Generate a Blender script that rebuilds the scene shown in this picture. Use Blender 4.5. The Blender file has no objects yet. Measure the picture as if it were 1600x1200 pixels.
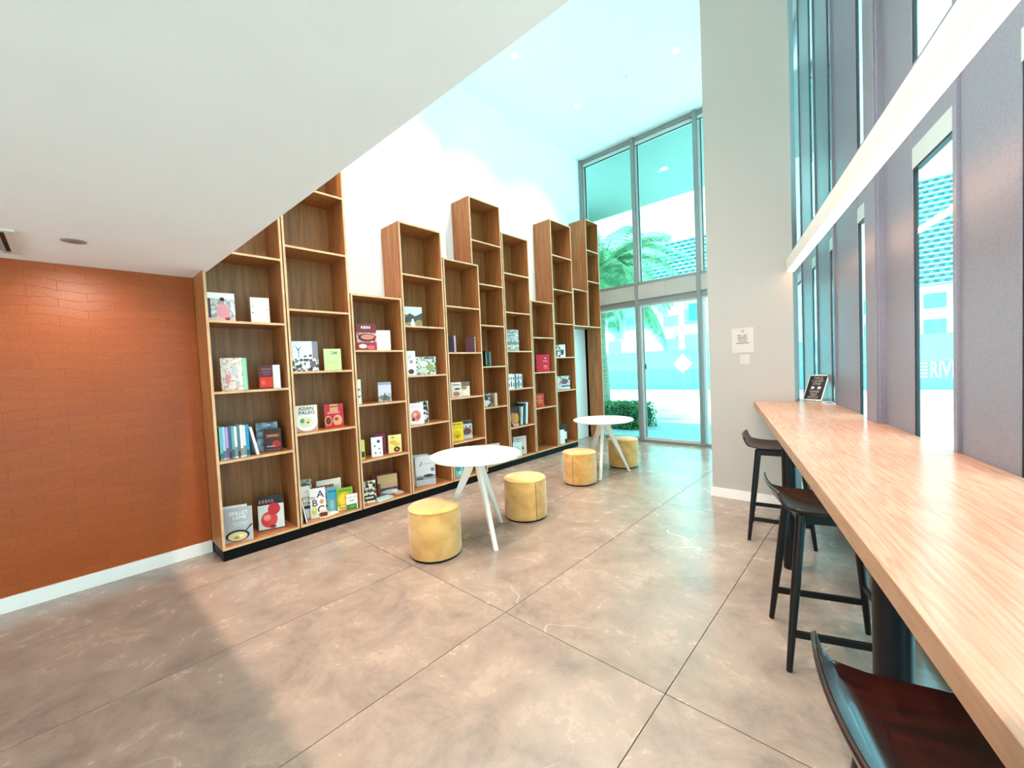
import bpy, math, random
from mathutils import Vector, Matrix
random.seed(7)
sc = bpy.context.scene
C = sc.collection
PI = math.pi

# ------------------------------------------------------------------ camera
cam = bpy.data.cameras.new('camera')
cam.sensor_width = 36.0
cam.lens = 638.182 / 1600 * 36
cam.clip_start = 0.02
cam.clip_end = 600
camo = bpy.data.objects.new('camera', cam)
C.objects.link(camo)
def cam_axes(yaw, pitch, roll):
    F = Vector((math.sin(yaw) * math.cos(pitch), math.cos(yaw) * math.cos(pitch), math.sin(pitch)))
    R = Vector((math.cos(yaw), -math.sin(yaw), 0))
    U = R.cross(F)
    return math.cos(roll) * R + math.sin(roll) * U, -math.sin(roll) * R + math.cos(roll) * U, F
Rv, Uv, Fv = cam_axes(math.radians(-42.497), math.radians(-2.1646), math.radians(-2.6009))
camo.matrix_world = Matrix(((Rv.x, Uv.x, -Fv.x, 0), (Rv.y, Uv.y, -Fv.y, 0), (Rv.z, Uv.z, -Fv.z, 1.55), (0, 0, 0, 1)))
sc.camera = camo

# ------------------------------------------------------------------ sky, sun, exposure
SKY = 3.6
world = bpy.data.worlds.new('sky')
sc.world = world
world.use_nodes = True
bg = world.node_tree.nodes['Background']
bg.inputs[0].default_value = (0.90, 0.94, 1.0, 1)
bg.inputs[1].default_value = SKY
sun = bpy.data.lights.new('sun', 'SUN')
sun.energy = 10.5
sun.angle = math.radians(0.6)
sun.color = (1.0, 0.97, 0.93)
suno = bpy.data.objects.new('sun', sun)
C.objects.link(suno)
suno.rotation_euler = Vector((-0.16, 0.16, 1.0)).to_track_quat('Z', 'Y').to_euler()
suno.location = (0, 20, 40)
vs = sc.view_settings
vs.view_transform = 'Standard'
vs.look = 'None'
vs.gamma = 1.0
vs.use_curve_mapping = False
vs.exposure = 0.52
LAMP_W = 330.0          # each high ceiling downlight
LED_S = 7.2             # linear LED strip
LOW_W = 37.0            # downlight under the low ceiling

# ------------------------------------------------------------------ helpers
def lin(c):
    r = []
    for v in c[:3]:
        v = v / 255.0
        r.append(v / 12.92 if v <= 0.04045 else ((v + 0.055) / 1.055) ** 2.4)
    return (r[0], r[1], r[2], 1.0)

MATS = {}
def mat(name, col=(200, 200, 200), rough=0.5, metal=0.0, spec=0.5, coat=0.0):
    if name in MATS:
        return MATS[name]
    m = bpy.data.materials.new(name)
    m.use_nodes = True
    b = m.node_tree.nodes['Principled BSDF']
    b.inputs['Base Color'].default_value = lin(col)
    b.inputs['Roughness'].default_value = rough
    b.inputs['Metallic'].default_value = metal
    b.inputs['Specular IOR Level'].default_value = spec
    b.inputs['Coat Weight'].default_value = coat
    MATS[name] = m
    return m

def nodes(m):
    nt = m.node_tree
    return nt, nt.nodes, nt.links, nt.nodes['Principled BSDF']

def noise_mat(name, c1, c2, scale=(4, 4, 4), nscale=3.0, detail=6, rough=0.5, bump=0.0, bscale=60.0, spec=0.5, lo=0.35, hi=0.65, coord='Object', coat=0.0, distort=0.0):
    m = mat(name, c1, rough, 0, spec, coat)
    nt, N, L, b = nodes(m)
    tc = N.new('ShaderNodeTexCoord')
    mp = N.new('ShaderNodeMapping')
    mp.inputs['Scale'].default_value = scale
    nz = N.new('ShaderNodeTexNoise')
    nz.inputs['Scale'].default_value = nscale
    nz.inputs['Detail'].default_value = detail
    nz.inputs['Distortion'].default_value = distort
    cr = N.new('ShaderNodeValToRGB')
    cr.color_ramp.elements[0].position = lo
    cr.color_ramp.elements[1].position = hi
    cr.color_ramp.elements[0].color = lin(c1)
    cr.color_ramp.elements[1].color = lin(c2)
    L.new(tc.outputs[coord], mp.inputs[0])
    L.new(mp.outputs[0], nz.inputs['Vector'])
    L.new(nz.outputs['Fac'], cr.inputs[0])
    L.new(cr.outputs[0], b.inputs['Base Color'])
    if bump:
        n2 = N.new('ShaderNodeTexNoise')
        n2.inputs['Scale'].default_value = bscale
        n2.inputs['Detail'].default_value = 4
        L.new(mp.outputs[0], n2.inputs['Vector'])
        bp = N.new('ShaderNodeBump')
        bp.inputs['Strength'].default_value = bump
        bp.inputs['Distance'].default_value = 0.01
        L.new(n2.outputs['Fac'], bp.inputs['Height'])
        L.new(bp.outputs[0], b.inputs['Normal'])
    return m

def emit_mat(name, col, strength):
    m = mat(name, col, 0.5)
    b = m.node_tree.nodes['Principled BSDF']
    b.inputs['Emission Color'].default_value = lin(col)
    b.inputs['Emission Strength'].default_value = strength
    return m

def glass_mat(name, tint, ior=1.45):
    if name in MATS:
        return MATS[name]
    m = bpy.data.materials.new(name)
    m.use_nodes = True
    nt = m.node_tree
    N, L = nt.nodes, nt.links
    N.remove(N['Principled BSDF'])
    out = N['Material Output']
    tr = N.new('ShaderNodeBsdfTransparent')
    tr.inputs[0].default_value = (*tint, 1)
    gl = N.new('ShaderNodeBsdfGlossy')
    gl.inputs['Roughness'].default_value = 0.02
    lw = N.new('ShaderNodeLayerWeight')
    lw.inputs['Blend'].default_value = 0.5
    pw = N.new('ShaderNodeMath'); pw.operation = 'POWER'; pw.inputs[1].default_value = 5.0
    L.new(lw.outputs['Facing'], pw.inputs[0])
    fr = N.new('ShaderNodeMath'); fr.operation = 'MULTIPLY_ADD'
    fr.inputs[1].default_value = 0.8; fr.inputs[2].default_value = 0.03
    L.new(pw.outputs[0], fr.inputs[0])
    mx = N.new('ShaderNodeMixShader')
    L.new(fr.outputs[0], mx.inputs[0])
    L.new(tr.outputs[0], mx.inputs[1])
    L.new(gl.outputs[0], mx.inputs[2])
    L.new(mx.outputs[0], out.inputs[0])
    MATS[name] = m
    return m

class MB:
    def __init__(s):
        s.v, s.f, s.m = [], [], []
    def face(s, pts, m=0):
        i = len(s.v)
        s.v += [tuple(p) for p in pts]
        s.f.append(tuple(range(i, i + len(pts))))
        s.m.append(m)
    def box(s, x0, y0, z0, x1, y1, z1, m=0, mx=None):
        """mx: material for the +x face only"""
        i = len(s.v)
        s.v += [(x0, y0, z0), (x1, y0, z0), (x1, y1, z0), (x0, y1, z0), (x0, y0, z1), (x1, y0, z1), (x1, y1, z1), (x0, y1, z1)]
        for k, q in enumerate(((0, 3, 2, 1), (4, 5, 6, 7), (0, 1, 5, 4), (1, 2, 6, 5), (2, 3, 7, 6), (3, 0, 4, 7))):
            s.f.append(tuple(i + t for t in q))
            s.m.append(mx if (mx is not None and k == 3) else m)
        return s
    def prism(s, poly, z0, z1, m=0):
        i, n = len(s.v), len(poly)
        s.v += [(p[0], p[1], z0) for p in poly] + [(p[0], p[1], z1) for p in poly]
        s.f.append(tuple(i + k for k in reversed(range(n)))); s.m.append(m)
        s.f.append(tuple(i + n + k for k in range(n))); s.m.append(m)
        for k in range(n):
            k2 = (k + 1) % n
            s.f.append((i + k, i + k2, i + n + k2, i + n + k)); s.m.append(m)
        return s
    def lathe(s, prof, seg=32, m=0, c=(0, 0, 0)):
        i = len(s.v)
        for r, z in prof:
            for k in range(seg):
                a = 2 * PI * k / seg
                s.v.append((c[0] + r * math.cos(a), c[1] + r * math.sin(a), c[2] + z))
        for j in range(len(prof) - 1):
            for k in range(seg):
                k2 = (k + 1) % seg
                s.f.append((i + j * seg + k, i + j * seg + k2, i + (j + 1) * seg + k2, i + (j + 1) * seg + k)); s.m.append(m)
        s.f.append(tuple(i + k for k in reversed(range(seg)))); s.m.append(m)
        s.f.append(tuple(i + (len(prof) - 1) * seg + k for k in range(seg))); s.m.append(m)
        return s
    def bar(s, p0, p1, w0, w1, t0=None, t1=None, seg=None, m=0, up=(0, 0, 1)):
        """tapered bar from p0 to p1: rectangular (w x t) or round when seg is given"""
        p0, p1 = Vector(p0), Vector(p1)
        d = (p1 - p0).normalized()
        u = Vector(up)
        if abs(d.dot(u)) > 0.98:
            u = Vector((1, 0, 0))
        a = d.cross(u).normalized()
        b = a.cross(d).normalized()
        i = len(s.v)
        if seg:
            for p, w in ((p0, w0), (p1, w1)):
                for k in range(seg):
                    t = 2 * PI * k / seg
                    s.v.append(tuple(p + a * (w * math.cos(t)) + b * (w * math.sin(t))))
            n = seg
        else:
            for p, w, t in ((p0, w0, t0), (p1, w1, t1)):
                for sx, sy in ((-1, -1), (1, -1), (1, 1), (-1, 1)):
                    s.v.append(tuple(p + a * (sx * w / 2) + b * (sy * t / 2)))
            n = 4
        for k in range(n):
            k2 = (k + 1) % n
            s.f.append((i + k, i + k2, i + n + k2, i + n + k)); s.m.append(m)
        s.f.append(tuple(i + k for k in reversed(range(n)))); s.m.append(m)
        s.f.append(tuple(i + n + k for k in range(n))); s.m.append(m)
        return s
    def mesh(s, name, mats):
        me = bpy.data.meshes.new(name)
        me.from_pydata(s.v, [], s.f)
        for mm in (mats if isinstance(mats, (list, tuple)) else [mats]):
            me.materials.append(mm)
        for p, k in zip(me.polygons, s.m):
            p.material_index = k
        me.update()
        return me
    def build(s, name, mats, parent=None, loc=(0, 0, 0), rz=0.0, smooth=False, bevel=0.0, seg=2, rot=None):
        o = bpy.data.objects.new(name, s.mesh(name, mats))
        C.objects.link(o)
        o.parent = parent
        o.location = loc
        o.rotation_euler = rot if rot else (0, 0, rz)
        if smooth:
            for p in o.data.polygons:
                p.use_smooth = True
            try:
                o.data.set_sharp_from_angle(angle=math.radians(40))
            except Exception:
                pass
        if bevel:
            bm = o.modifiers.new('bevel', 'BEVEL')
            bm.width = bevel
            bm.segments = seg
            bm.limit_method = 'ANGLE'
        return o

def tag(o, label, cat, group=None):
    o['label'] = label
    o['category'] = cat
    if group:
        o['group'] = group
    return o
def struct(o):
    o['kind'] = 'structure'
    return o
def empty(name, loc=(0, 0, 0), rz=0.0, parent=None):
    o = bpy.data.objects.new(name, None)
    o.empty_display_size = 0.1
    C.objects.link(o)
    o.location = loc
    o.rotation_euler = (0, 0, rz)
    o.parent = parent
    return o
def thing(name, label, cat, loc=(0, 0, 0), rz=0.0, group=None):
    return tag(empty(name, loc, rz), label, cat, group)
def copy_tree(o, parent=None):
    c = o.copy()
    C.objects.link(c)
    c.parent = parent
    for ch in list(o.children):
        copy_tree(ch, c)
    return c
def bx(name, m, x0, y0, z0, x1, y1, z1, parent=None, bevel=0.0):
    return MB().box(x0, y0, z0, x1, y1, z1).build(name, m, parent, bevel=bevel)

def text_polys(body, size, font=None):
    cu = bpy.data.curves.new('lettering', 'FONT')
    cu.body = body
    cu.size = size
    cu.align_x = 'CENTER'
    cu.align_y = 'CENTER'
    cu.resolution_u = 2
    cu.offset = size * 0.012
    ob = bpy.data.objects.new('lettering', cu)
    me = bpy.data.meshes.new_from_object(ob)
    vs_ = [(v.co.x, v.co.y) for v in me.vertices]
    fs = [tuple(p.vertices) for p in me.polygons]
    bpy.data.objects.remove(ob)
    bpy.data.curves.remove(cu)
    bpy.data.meshes.remove(me)
    return vs_, fs

# plan of the slanted window wall: local x = n (towards the glass), local y = s (along the wall)
AW = math.radians(15.3)
def ns(n, s):
    return (n * math.cos(AW) - s * math.sin(AW), n * math.sin(AW) + s * math.cos(AW))

# ------------------------------------------------------------------ materials
M_white = mat('white_paint', (240, 241, 240), 0.6)
M_ceil = noise_mat('ceiling_paint', (244, 245, 246), (247, 248, 249), (1, 1, 1), 2, rough=0.75, bump=0.05, bscale=120)
M_pier = mat('pier_paint', (186, 180, 174), 0.55)
M_base = mat('baseboard_white', (245, 243, 238), 0.4)
M_black = mat('plinth_black', (6, 7, 11), 0.5, 0, 0.15)
M_frame = mat('window_frame_grey', (136, 140, 140), 0.45, 0.3)
M_framel = mat('window_frame_light', (205, 212, 212), 0.4, 0.1)
M_gasket = mat('gasket_black', (18, 26, 36), 0.5)
M_panel = noise_mat('mullion_panel_grey', (132, 134, 150), (140, 142, 156), (1, 1, 1), 90, rough=0.42, lo=0.4, hi=0.6)
M_beam = noise_mat('transom_panel', (168, 166, 160), (176, 174, 168), (1, 1, 1), 4, rough=0.5)
M_glass = glass_mat('clear_tinted_glass', (0.56, 0.95, 0.92))
M_glass2 = glass_mat('side_window_glass', (0.62, 0.95, 0.96))
M_black_metal = mat('black_metal', (9, 10, 16), 0.45, 0, 0.3)
M_soot = mat('dark_stained_wood', (15, 10, 11), 0.4, 0, 0.3)

# floor stone
def floor_material(seed):
    m = mat('stone_tile', (168, 152, 138), 0.3, 0, 1.0)
    nt, N, L, b = nodes(m)
    tc = N.new('ShaderNodeTexCoord')
    oi = N.new('ShaderNodeObjectInfo')
    ad = N.new('ShaderNodeVectorMath'); ad.operation = 'MULTIPLY_ADD'
    L.new(oi.outputs['Random'], ad.inputs[0])
    ad.inputs[1].default_value = (17.0, 31.0, 7.0)
    L.new(tc.outputs['Object'], ad.inputs[2])
    n1 = N.new('ShaderNodeTexNoise'); n1.inputs['Scale'].default_value = 3.2; n1.inputs['Detail'].default_value = 9; n1.inputs['Roughness'].default_value = 0.72; n1.inputs['Distortion'].default_value = 0.35
    L.new(ad.outputs[0], n1.inputs['Vector'])
    r1 = N.new('ShaderNodeValToRGB')
    r1.color_ramp.elements[0].position = 0.22; r1.color_ramp.elements[0].color = lin((112, 99, 92))
    r1.color_ramp.elements[1].position = 0.80; r1.color_ramp.elements[1].color = lin((178, 157, 142))
    L.new(n1.outputs['Fac'], r1.inputs[0])
    # thin pale veins
    n2 = N.new('ShaderNodeTexNoise'); n2.inputs['Scale'].default_value = 1.3; n2.inputs['Detail'].default_value = 2.0; n2.inputs['Roughness'].default_value = 0.45; n2.inputs['Distortion'].default_value = 0.7
    L.new(ad.outputs[0], n2.inputs['Vector'])
    sb = N.new('ShaderNodeMath'); sb.operation = 'SUBTRACT'; sb.inputs[1].default_value = 0.5
    ab = N.new('ShaderNodeMath'); ab.operation = 'ABSOLUTE'
    L.new(n2.outputs['Fac'], sb.inputs[0]); L.new(sb.outputs[0], ab.inputs[0])
    r2 = N.new('ShaderNodeValToRGB')
    r2.color_ramp.elements[0].position = 0.0; r2.color_ramp.elements[0].color = (1, 1, 1, 1)
    r2.color_ramp.elements[1].position = 0.0045; r2.color_ramp.elements[1].color = (0, 0, 0, 1)
    L.new(ab.outputs[0], r2.inputs[0])
    n3 = N.new('ShaderNodeTexNoise'); n3.inputs['Scale'].default_value = 1.7; n3.inputs['Detail'].default_value = 2
    L.new(ad.outputs[0], n3.inputs['Vector'])
    r3 = N.new('ShaderNodeValToRGB')
    r3.color_ramp.elements[0].position = 0.58; r3.color_ramp.elements[1].position = 0.70
    L.new(n3.outputs['Fac'], r3.inputs[0])
    mu = N.new('ShaderNodeMath'); mu.operation = 'MULTIPLY'
    L.new(r2.outputs[0], mu.inputs[0]); L.new(r3.outputs[0], mu.inputs[1])
    mx = N.new('ShaderNodeMix'); mx.data_type = 'RGBA'
    L.new(mu.outputs[0], mx.inputs['Factor'])
    L.new(r1.outputs[0], mx.inputs[6])
    mx.inputs[7].default_value = lin((208, 189, 168))
    L.new(mx.outputs[2], b.inputs['Base Color'])
    rr = N.new('ShaderNodeMapRange')
    rr.inputs['From Min'].default_value = 0.3; rr.inputs['From Max'].default_value = 0.7
    rr.inputs['To Min'].default_value = 0.20; rr.inputs['To Max'].default_value = 0.30
    L.new(n1.outputs['Fac'], rr.inputs['Value'])
    L.new(rr.outputs[0], b.inputs['Roughness'])
    return m
M_tile = floor_material(0)

# hand-tooled leather look of the orange wall
def leather():
    m = mat('orange_leather_panelling', (150, 74, 24), 0.4, 0, 0.5)
    nt, N, L, b = nodes(m)
    tc = N.new('ShaderNodeTexCoord')
    mp = N.new('ShaderNodeMapping')
    mp.inputs['Rotation'].default_value = (0, 0, 0)
    L.new(tc.outputs['Object'], mp.inputs[0])
    nz = N.new('ShaderNodeTexNoise'); nz.inputs['Scale'].default_value = 2.2; nz.inputs['Detail'].default_value = 4
    L.new(mp.outputs[0], nz.inputs['Vector'])
    # swap so that brick rows run along y, stacked in z
    sp = N.new('ShaderNodeSeparateXYZ'); L.new(mp.outputs[0], sp.inputs[0])
    cb = N.new('ShaderNodeCombineXYZ')
    w1 = N.new('ShaderNodeMath'); w1.operation = 'MULTIPLY_ADD'; w1.inputs[1].default_value = 0.16
    L.new(nz.outputs['Fac'], w1.inputs[0]); L.new(sp.outputs['Z'], w1.inputs[2])
    L.new(sp.outputs['Y'], cb.inputs[0]); L.new(w1.outputs[0], cb.inputs[1])
    br = N.new('ShaderNodeTexBrick')
    br.inputs['Scale'].default_value = 1.0
    br.inputs['Brick Width'].default_value = 0.31
    br.inputs['Row Height'].default_value = 0.068
    br.inputs['Mortar Size'].default_value = 0.0022
    br.inputs['Mortar Smooth'].default_value = 0.6
    br.inputs['Color1'].default_value = lin((172, 80, 16))
    br.inputs['Color2'].default_value = lin((166, 75, 14))
    br.inputs['Mortar'].default_value = lin((148, 64, 11))
    L.new(cb.outputs[0], br.inputs['Vector'])
    n2 = N.new('ShaderNodeTexNoise'); n2.inputs['Scale'].default_value = 130; n2.inputs['Detail'].default_value = 3
    L.new(tc.outputs['Object'], n2.inputs['Vector'])
    r2 = N.new('ShaderNodeValToRGB')
    r2.color_ramp.elements[0].position = 0.35; r2.color_ramp.elements[0].color = (0.78, 0.78, 0.78, 1)
    r2.color_ramp.elements[1].position = 0.7; r2.color_ramp.elements[1].color = (1.1, 1.1, 1.1, 1)
    L.new(n2.outputs['Fac'], r2.inputs[0])
    ml = N.new('ShaderNodeMix'); ml.data_type = 'RGBA'; ml.blend_type = 'MULTIPLY'; ml.inputs['Factor'].default_value = 1.0
    L.new(br.outputs['Color'], ml.inputs[6]); L.new(r2.outputs[0], ml.inputs[7])
    L.new(ml.outputs[2], b.inputs['Base Color'])
    bp = N.new('ShaderNodeBump'); bp.inputs['Strength'].default_value = 0.3; bp.inputs['Distance'].default_value = 0.006; bp.invert = True
    L.new(br.outputs['Fac'], bp.inputs['Height'])
    b2 = N.new('ShaderNodeBump'); b2.inputs['Strength'].default_value = 0.25; b2.inputs['Distance'].default_value = 0.003
    L.new(n2.outputs['Fac'], b2.inputs['Height']); L.new(bp.outputs[0], b2.inputs['Normal'])
    L.new(b2.outputs[0], b.inputs['Normal'])
    return m
M_leather = leather()

M_veneer = noise_mat('walnut_veneer', (136, 82, 43), (180, 116, 66), (14, 14, 0.9), 2.2, 8, rough=0.45, lo=0.3, hi=0.7, distort=0.4)
M_edge = noise_mat('pale_edge_banding', (203, 160, 118), (220, 181, 140), (3, 3, 3), 3, 3, rough=0.5)
M_counter = noise_mat('counter_oak', (204, 158, 118), (226, 186, 148), (1.1, 14, 14), 1.6, 8, rough=0.22, lo=0.3, hi=0.7, distort=0.5, spec=0.5)

def counter_wood():
    m = mat('limed_oak_counter', (214, 170, 130), 0.25, 0, 0.5)
    nt, N, L, b = nodes(m)
    tc = N.new('ShaderNodeTexCoord')
    mp = N.new('ShaderNodeMapping'); mp.inputs['Scale'].default_value = (9.0, 0.55, 4.0)
    L.new(tc.outputs['Object'], mp.inputs[0])
    nz = N.new('ShaderNodeTexNoise'); nz.inputs['Scale'].default_value = 1.3; nz.inputs['Detail'].default_value = 3; nz.inputs['Distortion'].default_value = 0.6
    L.new(mp.outputs[0], nz.inputs['Vector'])
    wv = N.new('ShaderNodeMath'); wv.operation = 'MULTIPLY'; wv.inputs[1].default_value = 70
    L.new(nz.outputs['Fac'], wv.inputs[0])
    sn = N.new('ShaderNodeMath'); sn.operation = 'SINE'; L.new(wv.outputs[0], sn.inputs[0])
    fine = N.new('ShaderNodeTexNoise'); fine.inputs['Scale'].default_value = 10; fine.inputs['Detail'].default_value = 5
    mp2 = N.new('ShaderNodeMapping'); mp2.inputs['Scale'].default_value = (12, 0.8, 4)
    L.new(tc.outputs['Object'], mp2.inputs[0]); L.new(mp2.outputs[0], fine.inputs['Vector'])
    mr = N.new('ShaderNodeMapRange'); mr.inputs['From Min'].default_value = -1; mr.inputs['From Max'].default_value = 1
    mr.inputs['To Min'].default_value = 0.3; mr.inputs['To Max'].default_value = 0.7
    L.new(sn.outputs[0], mr.inputs['Value'])
    av = N.new('ShaderNodeMix'); av.data_type = 'FLOAT'; av.inputs[0].default_value = 0.62
    L.new(mr.outputs[0], av.inputs[2]); L.new(fine.outputs['Fac'], av.inputs[3])
    cr = N.new('ShaderNodeValToRGB')
    cr.color_ramp.elements[0].position = 0.32; cr.color_ramp.elements[0].color = lin((188, 134, 108))
    cr.color_ramp.elements[1].position = 0.66; cr.color_ramp.elements[1].color = lin((210, 162, 136))
    L.new(av.outputs[0], cr.inputs[0]); L.new(cr.outputs[0], b.inputs['Base Color'])
    return m
M_counter = counter_wood()
M_counter_edge = noise_mat('counter_edge_band', (170, 128, 98), (184, 142, 110), (3, 3, 20), 3, 3, rough=0.45)
M_velvet = noise_mat('mustard_velvet', (204, 150, 80), (230, 182, 112), (1, 1, 1.2), 5.5, 5, rough=0.85, lo=0.35, hi=0.68, spec=0.2, distort=0.7)
M_velvet.node_tree.nodes['Principled BSDF'].inputs['Sheen Weight'].default_value = 0.5
M_tablewhite = mat('table_white_lacquer', (244, 243, 240), 0.3)
M_tableleg = mat('table_leg_white', (236, 230, 220), 0.45)
M_shell = noise_mat('mahogany_stained_shell', (28, 9, 8), (56, 15, 10), (3, 20, 3), 2, 5, rough=0.26, coat=0.25, spec=0.35)
M_paper = mat('paper_white', (240, 238, 232), 0.7)
M_pages = noise_mat('page_block', (236, 230, 216), (222, 214, 198), (1, 400, 1), 1, 1, rough=0.8)

# ------------------------------------------------------------------ room shell
XO = -4.575                 # orange wall
XA, XB = -4.60, -4.765      # wall behind the two bookcase runs
FA, FB = -4.20, -4.37       # bookcase fronts
YJ = 3.76                   # jog in the bookcase wall
YC = 0.855                  # edge of the low ceiling
YG = 7.62                   # glazed front
ZL, ZH = 2.49, 5.87
YB = -4.0
NW = 0.93                   # inner face of the slanted window wall

def clip(poly, a, b, c):
    """keep a*x+b*y<=c"""
    out = []
    for i in range(len(poly)):
        p, q = poly[i], poly[(i + 1) % len(poly)]
        dp, dq = a * p[0] + b * p[1] - c, a * q[0] + b * q[1] - c
        if dp <= 0:
            out.append(p)
        if (dp <= 0) != (dq <= 0):
            t = dp / (dp - dq)
            out.append((p[0] + t * (q[0] - p[0]), p[1] + t * (q[1] - p[1])))
    return out

def win_y_line(X, n):
    return (n - X * math.cos(AW)) / math.sin(AW)

# screed below with the large stone tiles laid on it
p_r0 = ns(NW + 0.12, (YB - 0.2) / math.cos(AW))
fl = MB().prism([(-4.9, YB - 0.1), (2.4, YB - 0.1), ns(NW + 0.10, 3.0), ns(NW + 0.10, 7.78), (-4.9, YG + 0.06)], -0.12, -0.014).build('floor', mat('grout_dark', (84, 76, 70), 0.8))
struct(fl)
gx, gy, TX, TY = -1.80, 1.805, 1.028, 2.555
G = 0.0022
for i in range(-4, 6):
    for j in range(-4, 4):
        x0, x1 = gx + i * TX + G, gx + (i + 1) * TX - G
        y0, y1 = gy + j * TY + G, gy + (j + 1) * TY - G
        poly = [(x0, y0), (x1, y0), (x1, y1), (x0, y1)]
        poly = clip(poly, -1, 0, 4.75)
        poly = clip(poly, 0, 1, YG + 0.03) if poly else poly
        poly = clip(poly, 0, -1, -YB) if poly else poly
        poly = clip(poly, math.cos(AW), math.sin(AW), NW + 0.08) if poly else poly
        if len(poly) < 3:
            continue
        cx, cy = (x0 + x1) / 2, (y0 + y1) / 2
        MB().prism([(p[0] - cx, p[1] - cy) for p in poly], -0.014, 0.0).build('tile', M_tile, fl, (cx, cy, 0))

def wall(name, m, *b):
    return struct(MB().box(*b).build(name, m))
wall('wall_left', M_leather, XO - 0.2, YB, 0, XO, 0.822, ZL)
wall('baseboard_left', M_base, XO, YB, 0, XO + 0.016, 0.822, 0.105)
w = struct(MB().box(XA - 0.25, 0.822, 0, XA, YJ, ZH).box(XB - 0.1, YJ, 0, XB, YG + 0.1, ZH).build('wall_bookcase', M_white))
struct(MB().box(-4.8, YB - 0.15, 0, -4.2, YB, ZL).box(1.6, YB - 0.15, 0, 2.6, YB, ZL).box(-4.2, YB - 0.15, 2.35, 1.6, YB, ZL).box(-4.2, YB - 0.15, 0, 1.6, YB, 0.12).build('wall_back', M_white))
wb = struct(empty('window_13'))  # unseen glazing behind the camera, added to brighten the low ceiling
M_glass3 = glass_mat('clear_glass', (0.92, 0.96, 0.95))
for k in range(5):
    x0 = -4.2 + k * 1.16
    MB().box(x0, YB - 0.12, 0.12, x0 + 0.06, YB - 0.02, 2.35).build('mullion', M_frame, wb)
    MB().box(x0 + 0.06, YB - 0.08, 0.12, x0 + 1.16, YB - 0.068, 2.35).build('pane', M_glass3, wb)
struct(MB().prism([(-4.85, YB - 0.15), (2.45, YB - 0.15), ns(NW + 0.35, -3), ns(NW + 0.35, 0.65), (-4.85, YC)], ZL, ZL + 0.3).build('ceiling', M_ceil))
struct(MB().prism([(-4.85, YC - 0.2), (ns(NW + 0.2, 0.7)[0], YC - 0.2), (ns(NW + 0.2, 0.7)[0], YC), (-4.85, YC)], ZL + 0.3, ZH + 0.15).build('wall_bulkhead', M_white))
struct(MB().prism([(-4.85, YC - 0.2), (1.2, YC - 0.2), ns(NW + 0.35, 0.7), ns(NW + 0.35, 7.6), (-1.1, YG + 0.15), (-4.85, YG + 0.15)], ZH, ZH + 0.2).build('ceiling_high', M_white))

# pier between the lobby and the window bay
PX0, PX1, PY = -1.468, -0.672, 4.913
wall('wall_pier', M_pier, PX0, PY, 0, PX1, PY + 0.32, ZH)
wall('baseboard_pier', M_base, PX0 - 0.013, PY - 0.013, 0, PX1 + 0.013, PY, 0.10)

# ------------------------------------------------------------------ slanted window wall on the right
wr = struct(empty('wall_right', (0, 0, 0), AW))
# (near s, far s) of each opening, the rest is grey panel
OPEN = [(-3.4, -2.9), (-2.4, -1.9), (-1.4, -0.9), (-0.4, 0.1), (0.6, 1.1), (1.60, 2.08), (2.51, 2.97), (3.60, 3.955), (4.66, 4.84), (5.40, 5.68), (6.28, 7.35)]
ZT0, ZT1 = 2.62, 3.05
edges = [-4.3] + [v for o in OPEN for v in o] + [7.62]
for k in range(0, len(edges), 2):
    s0, s1 = edges[k], edges[k + 1]
    top = ZH if s1 > 0.7 else ZL
    bxx = MB().box(NW, s0, 0, NW + 0.024, s1, top)
    bxx.build('panel', M_panel, wr, bevel=0.004)
    # return lip on the far edge of the panel
    MB().box(NW - 0.014, s1 - 0.035, 0, NW + 0.001, s1, top).build('lip', M_panel, wr, bevel=0.002)
# projecting post with its shadow groove
MB().box(0.882, 3.40, 0, NW + 0.01, 3.598, ZH).box(0.895, 3.385, 0, NW + 0.01, 3.402, ZH).build('post', M_panel, wr, bevel=0.004)
for k, (s0, s1) in enumerate(OPEN):
    wn = struct(empty('window_%d' % (k + 1), (0, 0, 0), AW))
    hi = s1 > 0.7
    g = NW + 0.008
    MB().box(g, s0, 0.11, g + 0.008, s1, 2.51).build('pane', M_glass2, wn)
    fr = MB().box(g - 0.006, s0, 0, g + 0.03, s1, 0.11).box(g - 0.008, s0, 2.51, g + 0.03, s1, ZT0)
    fr.build('frame', M_framel, wn)
    MB().box(NW + 0.002, s0, ZT0, NW + 0.04, s1, ZT1 if hi else ZL + 0.14).build('transom', M_panel, wn)
    gk = MB().box(g - 0.004, s1 - 0.024, 0.11, g + 0.010, s1, 2.51).box(g - 0.010, s0, 2.498, g + 0.02, s1 - 0.02, 2.51).box(g - 0.010, s0, 0.11, g + 0.02, s1 - 0.02, 0.125)
    if hi:
        MB().box(g, s0, ZT1, g + 0.008, s1, 5.62).build('pane', M_glass2, wn)
        MB().box(NW + 0.002, s0, 5.62, NW + 0.04, s1, ZH).build('frame', M_panel, wn)
        gk.box(g - 0.004, s1 - 0.024, ZT1, g + 0.010, s1, 5.62)
    gk.build('gasket', M_gasket, wn)

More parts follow.
